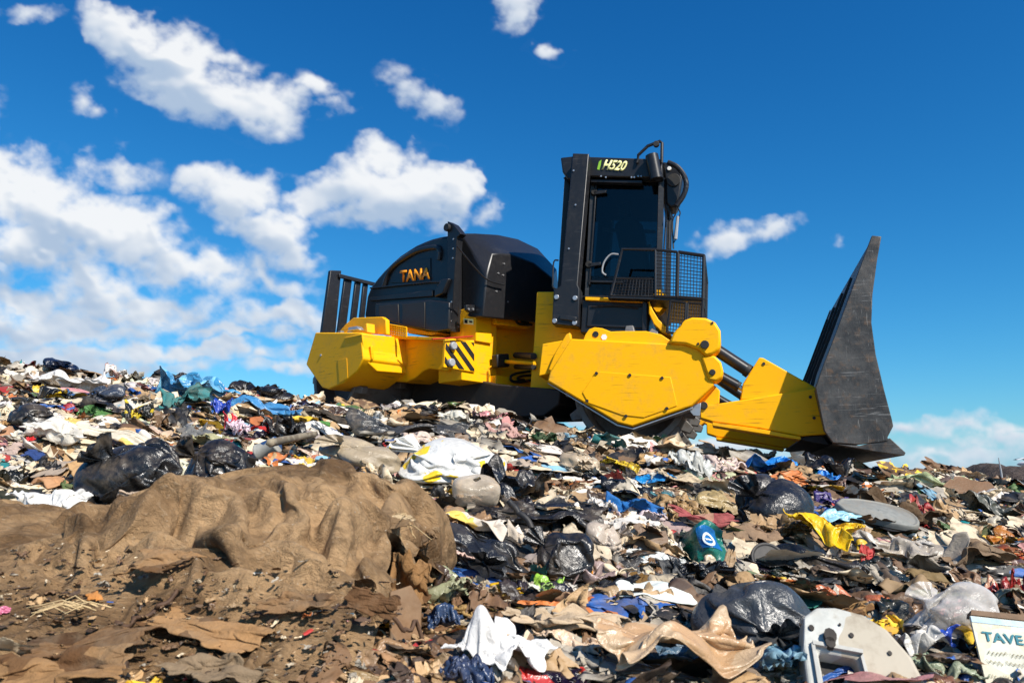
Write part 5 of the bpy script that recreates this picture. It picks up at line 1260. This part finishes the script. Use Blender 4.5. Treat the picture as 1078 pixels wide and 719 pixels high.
# weathered post, thin hose, tin, twigs
def stick(name, a, b_, r, mat, label, cat, short, seg=10, wob=.0, lift=(.05, .05)):
    on = name == 'twig'
    p0 = surf_at(*a) if on else ground_at(*a) + np.array((0, 0, lift[0])); p1 = surf_at(*b_) if on else ground_at(*b_) + np.array((0, 0, lift[1]))
    pts = [p0 + (p1 - p0) * t + np.array((rng.normal() * wob, rng.normal() * wob, 0 if on else rng.normal() * wob)) for t in np.linspace(0, 1, 9)]
    if on: pts = [np.array((q[0], q[1], float(surf_z(q[0], q[1])) + r * .8)) for q in pts]
    bm = bmesh.new(); bm_tube(bm, curve_pts(pts, 3), r, seg); me = bpy.data.meshes.new(name); bm.to_mesh(me); bm.free()
    me.transform(Matrix.Translation([-t for t in p0])); me.materials.append(mat); me.polygons.foreach_set('use_smooth', np.ones(len(me.polygons), bool))
    o = bpy.data.objects.new(name, me); COL.objects.link(o); o.location = p0; tag(o, label, cat)
    HERO.append(((a[0] + b_[0]) / 2, (a[1] + b_[1]) / 2, abs(a[0] - b_[0]), 12, short)); return o
stick('wooden_post', (283, 488), (331, 476), .022, pa_((150, 138, 116), (110, 98, 80), .4), 'weathered grey wooden post behind the brown blanket', 'post', 'the wooden post', 5, .0012, (.10, .12))
stick('rubber_hose', (535, 574), (566, 590), .013, stuff_mat('hard', (44, 44, 46), None, .3), 'thin dark hose resting on the tied black bag', 'hose', 'the hose', 10, .003, (.16, .10))
stick('twig', (122, 660), (186, 634), .005, pa_((84, 58, 38), None, .2), 'dark crooked twig on the matted brown sheet', 'twig', 'the crooked twig', 6, .006, (.10, .13))
stick('twig', (222, 695), (318, 640), .004, pa_((84, 58, 38), None, .2), 'longer dark twig below the brown blanket hump', 'twig', 'the longer twig', 6, .008, (.09, .13))
stick('twig', (452, 690), (404, 652), .005, pa_((90, 64, 44), None, .2), 'dark twig beside the rusty brown board', 'twig', 'the twig by the board', 6, .006, (.05, .12))
# rust-brown boards in the hollow at the right end of the blanket
for (px, py, w, h, nr, rl, col_, lab, sh_) in ((405, 628, 70, 74, (-.25, -.8, .55), -.15, (112, 78, 46), 'rusty brown board standing in the hollow of the brown blanket', 'the rusty board'),
                                     (330, 672, 120, 40, (.25, -.75, .6), .42, (98, 62, 40), 'reddish brown plank lying below the brown blanket', 'the reddish plank'),
                                     (428, 655, 36, 60, (.5, -.75, .3), .3, (128, 92, 56), 'narrow tan board leaning beside the upright navy bag', 'the narrow board')):
    c, x, y, n = plate_axes(px, py + h * .42, .02, nr, rl); Wd = w / FPX * c[1]; Hd = h / FPX * c[1]
    poly = [(-.5 * Wd, -.1 * Hd), (.45 * Wd, -.06 * Hd), (.52 * Wd, .55 * Hd), (.2 * Wd, .86 * Hd), (-.1 * Wd, .80 * Hd), (-.46 * Wd, .74 * Hd)]
    V_, f2 = extr(poly, c, x, y, n, -.012, 0)
    simple('board', V_, f2, pa_(col_, tuple(int(t * .7) for t in col_), .4, pscale=5), lab, 'board', sh_, (px - w / 2, py - h / 2, px + w / 2, py + h / 2), False, c, .004)
# tin can
c, x, y, n = plate_axes(270, 486, .05, (.9, -.2, .35), 1.4); vs, fs = [], []; K = 20; rr = .05
for r_, h_ in ((0, 0), (.9, 0), (1, .03), (1, .08), (.97, .1), (.97, .9), (1, .92), (1, .97), (.9, 1), (0, .98)):
    for k in range(K): vs.append(c + (x * math.cos(6.2832 * k / K) + y * math.sin(6.2832 * k / K)) * rr * r_ + n * h_ * .14)
for i in range(9):
    for k in range(K): fs.append((i * K + k, i * K + (k + 1) % K, (i + 1) * K + (k + 1) % K, (i + 1) * K + k))
simple('tin_can', vs, fs, stuff_mat('hard', (170, 168, 160), (40, 70, 110), .3), 'dented pale tin can between the sagging bag and the wooden post', 'can', 'the tin can', (255, 474, 286, 492))
# straw tufts on the blanket
for (px, py, lab) in ((414, 560, 'tuft of pale straw fibres hanging from the blanket end'), (92, 640, 'pale straw fibres fanned out on the matted sheet')):
    g0 = surf_at(px, py + (6 if py > 600 else 0)); bm = bmesh.new(); r3 = np.random.default_rng(px)
    base = g0 + np.array((0, 0, .012))
    for k in range(14):
        p0 = base + r3.normal(size=3) * np.array((.03, .02, .012)); dr = np.array((r3.normal() * .06, -.05 - .04 * r3.random(), -.05 * r3.random() if py < 600 else .0 + .02 * r3.random()))
        if py > 600: dr = np.array((-.07 * r3.random(), -.04 + .04 * r3.normal(), .004))
        bm_tube(bm, [p0, p0 + dr * .6 + np.array((0, 0, .012)), p0 + dr * 1.3], [.0016, .0014, .0008], 4)
    me = bpy.data.meshes.new('straw_tuft'); bm.to_mesh(me); bm.free(); me.transform(Matrix.Translation([-t for t in base])); me.materials.append(pa_((205, 176, 128), None, .2))
    o = bpy.data.objects.new('straw_tuft', me); COL.objects.link(o); o.location = base; tag(o, lab, 'straw')

# torn rags and scraps lying on the blanket
def on_blanket(kind, name, cat, label, px, py, w, h, mat, tilt=45, spin=None, yaw=0.):
    q, f = shape(kind, spin); c = surf_at(px, py + h * .35); W_ = w / FPX * c[1]; Hh = h / FPX * c[1]
    q = q * np.array((W_, W_ * .6, W_ * .6)); k = max(np.ptp(q[:, 1]) * math.sin(R(tilt)) + np.ptp(q[:, 2]) * math.cos(R(tilt)), 1e-3); q[:, 1:] *= Hh / k
    q = q @ np.array(Matrix.Rotation(R(tilt), 3, 'X')).T; q = q @ np.array(Matrix.Rotation(yaw, 3, 'Z')).T
    V = q + c; V[:, 2] -= q[:, 2].min() * .6 + Hh * .35 * 0
    o = mesh_obj(name, V, f, mat, None, c); tag(o, label, cat); md = o.modifiers.new('thickness', 'SOLIDIFY'); md.thickness = .003; md.offset = 0
    md = o.modifiers.new('smooth', 'SUBSURF'); md.levels = md.render_levels = 1; HERO.append((px, py, w, h, 'the ' + label.split(' on ')[0].split(' hanging')[0].split(' at ')[0]))
MUD = lambda c, d=.6: cl_(c, (int(c[0] * .6), int(c[1] * .55), int(c[2] * .5)), d, pscale=14, thr=.75)
on_blanket('long', 'torn_cloth', 'cloth', 'pale torn cloth strip on the blanket hump', 402, 552, 70, 22, MUD((196, 172, 136), .4), 35, 0)
on_blanket('wad', 'frayed_rag', 'rag', 'frayed brown rag at the blanket end', 442, 562, 36, 36, MUD((128, 96, 62)), 40)
on_blanket('sheet', 'hanging_rag', 'rag', 'torn brown rag hanging from the blanket end', 432, 604, 50, 62, MUD((146, 108, 68)), 70)
on_blanket('long', 'dark_rag', 'rag', 'dark brown rag hanging over the rusty board', 392, 634, 60, 34, MUD((104, 74, 48)), 60, .3)
on_blanket('sheet', 'mud_rag', 'rag', 'mud brown rag at the foot of the hump', 310, 632, 90, 30, MUD((140, 104, 68)), 30)
on_blanket('sheet', 'loose_flap', 'cloth', 'loose tan flap on the blanket left of the hump', 168, 590, 90, 34, MUD((158, 120, 80)), 30)
on_blanket('long', 'folded_strip', 'cloth', 'long folded tan strip on the matted sheet', 215, 662, 150, 40, MUD((166, 126, 84)), 20, .5)
on_blanket('long', 'folded_strip', 'cloth', 'dark folded strip on the matted sheet', 96, 676, 130, 36, MUD((118, 86, 56)), 20, -.3)
on_blanket('sheet', 'matted_rag', 'rag', 'broad matted rag at the bottom left edge', 60, 702, 150, 40, MUD((150, 114, 76)), 20)
on_blanket('sheet', 'matted_rag', 'rag', 'greyish matted rag on the bottom edge', 220, 706, 120, 34, MUD((140, 118, 92)), 20)
on_blanket('flat', 'orange_stain', 'scrap', 'orange scrap on the matted sheet', 98, 627, 24, 10, pa_((205, 130, 50), None, .4), 20)
on_blanket('wad', 'pink_scrap', 'scrap', 'pink scrap at the left edge', 4, 642, 12, 10, f_((215, 120, 150), d=.2), 20)

# ------------------------------------------------------------------ distant soil mound, its marker pole, the gull
def mound():
    nx, ny = 70, 40; X, Y = np.meshgrid(np.linspace(0, 1, nx), np.linspace(0, 1, ny), indexing='ij')
    yb = 26.; p0 = ray(1003, 512); p0 = p0 / p0[1] * yb
    wx = p0[0] + X * 8; wy = yb - 3 + Y * 7
    prof = np.clip(np.sin(np.pi * Y), 0, 1) ** .6 * np.clip(X * 7, 0, 1) ** .6 * np.clip((1 - X) * 3, 0, 1)
    top = 25 / FPX * yb
    z0 = p0[2] - .9
    z = z0 + prof * (top + .80) * (1 + .14 * fbm(wx * 1.2, wy * 1.2, 4, 5)) + .06 * fbm(wx * 4, wy * 4, 3, 8)
    m, nt, b = new_mat('dark_soil'); co = objco(nt)
    c = mixc(nt, ramp(nt, noise(nt, co, 6, 8, .7), .35, .65), (.030, .020, .016), (.085, .058, .045)); c = mixc(nt, ramp(nt, noise(nt, co, 22, 4, .6), .66, .72), c, (.4, .38, .34))
    L(nt, c, b.inputs['Base Color']); b.inputs['Roughness'].default_value = .95; bump(nt, noise(nt, co, 12, 8, .7), .9, .1, b)
    V = np.stack([wx, wy, z], -1).reshape(-1, 3); o = mesh_obj('soil_mound', V, grid_faces(nx, ny), m, None, (p0[0] + 4, yb, z0)); tag(o, 'dark brown soil mound on the horizon at the right edge', 'mound')
    a = ray(1056, 510); a = a / a[1] * (yb - 1.5); h = 26 / FPX * yb
    bm = bmesh.new(); bm_tube(bm, [a - np.array((0, 0, .5)), a + np.array((-.02, 0, h * .5)), a + np.array((-.05, 0, h))], [.04, .03, .012], 8); me = bpy.data.meshes.new('marker_pole'); bm.to_mesh(me); bm.free()
    me.transform(Matrix.Translation([-t for t in a])); me.materials.append(M['grey']); po = bpy.data.objects.new('marker_pole', me); COL.objects.link(po); po.location = a; tag(po, 'thin grey marker pole standing at the distant soil mound', 'pole')
mound()
def gull():
    c = ray(1087, 488.5); c = c / c[1] * 13.; vs, fs = [], []; K = 12
    prof = [(-.24, .004, .0), (-.20, .028, .004), (-.12, .05, 0), (0, .062, -.004), (.10, .052, 0), (.16, .034, .012), (.20, .032, .02), (.235, .022, .02), (.255, .010, .012), (.285, .004, .004)]
    ax = np.array((.55, -.83, .0)); sd_ = np.array((.83, .55, 0)); up = np.array((0, 0, 1.))
    for s_, r_, z_ in prof:
        for k in range(K): vs.append(c + ax * s_ + sd_ * r_ * math.cos(6.2832 * k / K) + up * (z_ + r_ * .9 * math.sin(6.2832 * k / K)))
    for i in range(len(prof) - 1):
        for k in range(K): fs.append((i * K + k, i * K + (k + 1) % K, (i + 1) * K + (k + 1) % K, (i + 1) * K + k))
    wm = worn_paint('gull_white', (.75, .75, .74), .7, 0, dirt_amt=.0)
    g = mesh_obj('gull', vs, fs, wm, None, c); tag(g, 'white gull with grey wings flying at the right edge of the sky', 'gull')
    gm = worn_paint('gull_grey', (.42, .44, .46), .7, 0, dirt_amt=.0); dk = worn_paint('gull_wing_tip', (.05, .05, .055), .7, 0, dirt_amt=.0)
    for sgn in (-1, 1):
        sec = [(.04, .13, .012, .02), (.18, .15, .012, .07), (.34, .125, .010, .085), (.50, .075, .008, .06), (.60, .02, .004, .035)]
        V, F_ = [], []
        for (d, ch, th, z) in sec:
            sweep = -.05 * d - .12 * max(d - .3, 0)
            for (f2, t2) in ((.5, 0), (.15, 1), (-.5, .2), (.15, -.6)): V.append(c + sd_ * sgn * d + ax * (f2 * ch + sweep + .02) + up * (z + t2 * th))
        for i in range(len(sec) - 1):
            for k in range(4): F_.append((i * 4 + k, i * 4 + (k + 1) % 4, i * 4 + 4 + (k + 1) % 4, i * 4 + 4 + k))
        w_ = child('wing', V[:16], [f for f in F_ if max(f) < 16] + [(0, 1, 2, 3)], gm, g, True)
        child('wing_tip', V[12:], [[i - 12 for i in f] for f in F_ if min(f) >= 12] + [(4, 5, 6, 7)], dk, w_, True)
gull()
# ================================================================== the rest of the rubbish
PAL = [((218, 198, 166), 20, 'beige'), ((230, 220, 204), 13, 'white'), ((164, 154, 138), 11, 'grey'), ((176, 142, 100), 15, 'tan'), ((116, 86, 58), 11, 'brown'), ((68, 51, 38), 6, 'dark brown'),
       ((24, 24, 26), 16, 'black'), ((40, 90, 160), 2.2, 'blue'), ((140, 185, 205), 1.4, 'pale blue'), ((30, 115, 115), 1.0, 'teal'), ((175, 45, 40), 1.4, 'red'), ((226, 182, 45), 1.8, 'yellow'), ((88, 120, 66), 1.1, 'green'), ((215, 150, 145), 1.2, 'pink'), ((200, 115, 55), 1.5, 'orange')]
def pick(px, py, r2):
    w = np.array([p[1] for p in PAL], float)
    dark = np.clip((py - 500) / 90, 0, 1) * np.clip((px - 430) / 120, 0, 1)
    low = np.clip((py - 590) / 40, 0, 1) * np.clip((520 - px) / 60, 0, 1); w[[3, 4, 5]] *= 1 + 3 * low; w[[0, 1]] *= 1 - .75 * low
    w[[4, 5]] *= 1 + .8 * dark; w[2] *= 1 + .8 * dark; w[[0, 1]] *= 1 - .25 * dark; w[6] *= 1 + .5 * dark
    left = np.clip((420 - px) / 200, 0, 1); w[[0, 1]] *= 1 + .5 * left
    return r2.choice(len(PAL), p=w / w.sum())
def blocked(px, py, k):
    for (x0, y0, x1, y1) in HERO_BOX:
        cx_, cy_ = (x0 + x1) / 2, (y0 + y1) / 2; hw, hh = (x1 - x0) / 2 * k, (y1 - y0) / 2 * k
        if ((px - cx_) / hw) ** 2 + ((py - cy_) / hh) ** 2 < 1: return True
    return False
def crest_row(px): return float(np.interp(px, (-200, 0, 200, 300, 360, 430, 600, 740, 860, 950, 1078, 1300), (380, 386, 388, 402, 412, 420, 446, 460, 476, 493, 508, 528)))
MATW = {'sheet': ('film', 'plastic film'), 'wad': ('film', 'plastic bag'), 'long': ('cloth', 'rag strip'), 'flat': ('paper', 'paper sheet'), 'card': ('paper', 'cardboard piece'), 'bag': ('film', 'tied bag')}
NOUN = {'sheet': 'plastic_film', 'wad': 'crumpled_bag', 'long': 'rag_strip', 'flat': 'paper_sheet', 'card': 'cardboard_piece', 'bag': 'tied_bag'}
GRP = {'sheet': 'pieces of plastic film', 'wad': 'crumpled plastic bags', 'long': 'strips of rag', 'flat': 'loose sheets of paper', 'card': 'pieces of cardboard', 'bag': 'small tied bags'}
ADJ = {'sheet': 'crumpled', 'wad': 'small crumpled', 'long': 'twisted', 'flat': 'creased', 'card': 'bent', 'bag': 'small'}
used = set(); r2 = np.random.default_rng(99); placed = []; count = 0
for tries in range(26000):
    if count >= 430: break
    px = r2.uniform(-10, 1088); py = crest_row(px) + 8 + (735 - crest_row(px)) * r2.random() ** 1.25
    if blocked(px, py, .80) or (py > 548 and px < 445 - max(py - 640, 0) * 1.5): continue
    near = (py - 450) / 270
    w = r2.uniform(20, 40) + max(near + .1, 0) ** .7 * r2.uniform(15, 105); h = w * r2.uniform(.26, .5)
    if any(abs(px - a) < (w + c_) * .30 and abs(py - b_) < (h + d_) * .36 for a, b_, c_, d_ in placed): continue
    kind = r2.choice(['sheet', 'wad', 'long', 'flat', 'card', 'bag'], p=[.36, .14, .27, .12, .05, .06])
    ci = pick(px, py, r2); col_, _, cname = PAL[ci]
    if kind == 'bag' and (near > .35 or cname in ('brown', 'tan', 'dark brown', 'beige')): kind = 'sheet'
    if kind == 'long' and cname == 'black' or kind == 'card' and cname in ('black', 'blue', 'teal', 'pink', 'red'): kind = 'sheet'
    H_ = sorted(HERO, key=lambda q: math.hypot((q[0] - px) / (q[2] * .5 + 20), (q[1] - py) / (q[3] * .5 + 12)))[:5]
    cand = []
    for q in H_[:4]:
        dx, dy = px - q[0], py - q[1]
        if abs(dx) > q[2] * .5: cand.append('beside ' + q[4])
        elif dy < 0: cand.append('behind ' + q[4])
        else: cand.append('in front of ' + q[4])
    cand.append(f'between {H_[0][4]} and {H_[1][4]}'); cand.append(f'between {H_[0][4]} and {H_[2][4]}')
    base = f'{ADJ[kind]} {cname} {MATW[kind][1]} '; label = None
    for q in cand:
        if base + q not in used and len((base + q).split()) <= 16: label = base + q; break
    if label is None: continue
    q, f = shape(kind)
    pr = None
    if kind in ('sheet', 'flat', 'wad') and r2.random() < .35: pr = PAL[pick(px, py, r2)][0]
    jit = tuple(int(np.clip(t + r2.normal() * 6, 8, 240) // 6 * 6) for t in col_)
    V, c = fit(q, px, py, w, h, r2.uniform(.6, .9), lift=.01)
    if not np.isfinite(V).all() or c[1] > 15: continue
    used.add(label); count += 1; placed.append((px, py, w, h))
    o = mesh_obj(NOUN[kind], V, f, stuff_mat(MATW[kind][0], jit, pr, .5 if cname != 'black' else .3, thr=.72, pscale=18), None, c); tag(o, label, {'sheet': 'film', 'wad': 'bag', 'long': 'rag', 'flat': 'paper', 'card': 'cardboard', 'bag': 'bag'}[kind], GRP[kind])
    if kind != 'bag': md = o.modifiers.new('thickness', 'SOLIDIFY'); md.thickness = .003; md.offset = 0
print('individual pieces', count)

# ------------------------------------------------------------------ litter: thousands of scraps nobody could count
def scraps(n, sd):
    q = np.concatenate([crumpled_sheets(14, n, n, .70, .3, sd)[0], crumpled_sheets(14, n, n, (.95, .5), .2, sd + 1, asp=.6)[0], crumpled_sheets(12, n, n, .52, .35, sd + 2, bend=.03)[0], crumpled_sheets(6, n, n, .92, .2, sd + 3, bend=.4)[0]])
    q[..., :2] -= (q[..., :2].max(1, keepdims=True) + q[..., :2].min(1, keepdims=True)) / 2
    return q
SETS = {n: (scraps(n, 20 + n), np.array(grid_faces(n, n))) for n in (8, 20)}
def hidden_by_item(px, py):
    for (x0, y0, x1, y1) in HERO_BOX:
        if abs(px - (x0 + x1) / 2) < (x1 - x0) * .46 and y0 + (y1 - y0) * .15 < py < y1 + 7: return True
    return False
r2 = np.random.default_rng(7)
def litter(count, lo, hi, name, mask=None, pal=None, zs=1., under=False, sides=False):
    Vs, Fs, C1, C2 = [], [], [], []; off = 0; got = 0
    while got < count:
        px = r2.uniform(-170, 1250) if not sides else r2.choice([r2.uniform(-900, -160), r2.uniform(1240, 2100)]); cr = crest_row(px); py = cr - 1 + (770 - cr) * r2.random() ** 1.45
        if mask is not None:
            if not mask(px, py): continue
        elif under and ((820 < px < 1110 and py > 650) or 705 < px < 770 and 550 < py < 640): continue
        elif not under and r2.random() > .06 and hidden_by_item(px, py): continue
        g0 = ground_at(px, py, 16.) if mask is None else surf_at(px, py)
        if g0 is None or g0[1] > 15.8: continue
        near = np.clip((py - 430) / 300, 0, 1)
        w = (lo + (hi - lo) * r2.random() ** 1.6) * (1 + 2.2 * near * r2.random() ** 2) / FPX * g0[1]
        LB, fsm = SETS[20 if w / g0[1] * FPX > 17 and py > 500 else 8]; q = LB[r2.integers(len(LB))].copy(); a = r2.uniform(0, 6.28); c_, s_ = math.cos(a), math.sin(a)
        q = q * np.array((w, w * r2.uniform(.45, 1), w * r2.uniform(.5, 1.1) * (1 - .25 * near) * zs))
        q[:, :2] = q[:, :2] @ np.array(((c_, s_), (-s_, c_)))
        tl = r2.normal() * .35; q = q @ np.array(Matrix.Rotation(tl, 3, 'X')).T
        x, y = g0[0], g0[1] + (.3 * w if mask is None else 0)
        q[:, 0] += x; q[:, 1] += y; q[:, 2] += (T(q[:, 0], q[:, 1]) if mask is None else float(g0[2])) + r2.uniform(-.1, .25) * w * zs
        ci = pick(px, py, r2) if pal is None else r2.choice(pal); col_ = np.array(srgb(*PAL[ci][0])) * r2.uniform(.65, 1.08); col2 = np.array(srgb(*PAL[pick(px, py, r2)][0])) if r2.random() < .3 else col_
        Vs.append(q); Fs.append(fsm + off); off += len(q); C1.append(np.tile(np.append(np.minimum(col_, .85), 1), (len(q), 1))); C2.append(np.tile(np.append(col2, 1), (len(q), 1))); got += 1
    V = np.concatenate(Vs); Fq = np.concatenate(Fs)
    me = bpy.data.meshes.new(name); me.vertices.add(len(V)); me.vertices.foreach_set('co', V.ravel()); me.loops.add(len(Fq) * 4); me.polygons.add(len(Fq))
    me.loops.foreach_set('vertex_index', Fq.ravel().astype(np.int32)); me.polygons.foreach_set('loop_start', np.arange(0, len(Fq) * 4, 4, dtype=np.int32)); me.polygons.foreach_set('use_smooth', np.ones(len(Fq), bool)); me.update()
    for nm, arr in (('tone', C1), ('print', C2)):
        at = me.attributes.new(nm, 'FLOAT_COLOR', 'POINT'); at.data.foreach_set('color', np.concatenate(arr).ravel().astype(np.float32))
    m, nt, b = new_mat('mixed_litter'); co = objco(nt)
    a1 = N(nt, 'ShaderNodeAttribute', attribute_name='tone'); a2 = N(nt, 'ShaderNodeAttribute', attribute_name='print')
    vo = N(nt, 'ShaderNodeTexVoronoi'); vo.inputs['Scale'].default_value = 14; L(nt, co, vo.inputs['Vector']); sc = N(nt, 'ShaderNodeSeparateColor'); L(nt, vo.outputs['Color'], sc.inputs[0])
    c = mixc(nt, ramp(nt, sc.outputs[0], .6, .63), a1.outputs['Color'], a2.outputs['Color'])
    n1 = noise(nt, co, 9, 6, .65); c = mixc(nt, math_n(nt, 'MULTIPLY', ramp(nt, n1, .45, .68), .45), c, (.15, .11, .07))
    L(nt, c, b.inputs['Base Color']); L(nt, math_n(nt, 'ADD', math_n(nt, 'MULTIPLY', noise(nt, co, 3, 2, .5), .7), .2), b.inputs['Roughness']); bump(nt, noise(nt, co, 40, 4, .65), .45, .012, b)
    me.materials.append(m); o = bpy.data.objects.new(name, me); COL.objects.link(o); tag(o, kind='stuff'); return o
litter(4000, 8, 36, 'litter', zs=.75)
litter(2600, 16, 60, 'outer_litter', zs=.6, under=True, sides=True)
litter(4200, 18, 56, 'litter_bed', zs=.3, under=True)
litter(1800, 2, 8, 'debris', lambda px, py: py > 575 + r2.random() ** 2 * 60 + (px - 120) * .1 and px < 440 - (py - 640) * 1.5, [3, 4, 4, 5, 5, 3, 4, 5, 3, 4, 5, 4, 0, 2], .7)
# ------------------------------------------------------------------ ground sheet
m, nt, b = new_mat('packed_rubbish_soil'); M['soil'] = m
co = objco(nt); n1 = noise(nt, co, 2.2, 8, .65); n2 = noise(nt, co, 18, 6, .7)
c = mixc(nt, ramp(nt, n1, .35, .65), (.050, .036, .024), (.15, .115, .080)); c = mixc(nt, ramp(nt, n2, .5, .75), c, (.26, .22, .17))
L(nt, c, b.inputs['Base Color']); b.inputs['Roughness'].default_value = .9
bump(nt, noise(nt, co, 25, 8, .7), .8, .05, b)
def axis(lo, hi, step, far):
    a = np.arange(lo, hi + 1e-6, step); s = step; out = [a[-1]]
    while out[-1] < far: s *= 1.22; out.append(out[-1] + s)
    s = step; inn = [a[0]]
    while inn[-1] > -far: s *= 1.22; inn.append(inn[-1] - s)
    return np.concatenate([inn[:0:-1], a, out[1:]])
gx = axis(-10, 10, .09, 6000); gy = axis(1, 15, .09, 6000)
X, Y = np.meshgrid(gx, gy); Z = T(X, Y) - .015
nx, ny = len(gx), len(gy)
idx = np.arange(nx * ny).reshape(ny, nx)
fc = np.stack([idx[:-1, :-1], idx[:-1, 1:], idx[1:, 1:], idx[1:, :-1]], -1).reshape(-1, 4)
go_ = mesh_obj('ground', np.stack([X, Y, Z], -1).reshape(-1, 3), fc.tolist(), M['soil']); tag(go_, kind='structure')
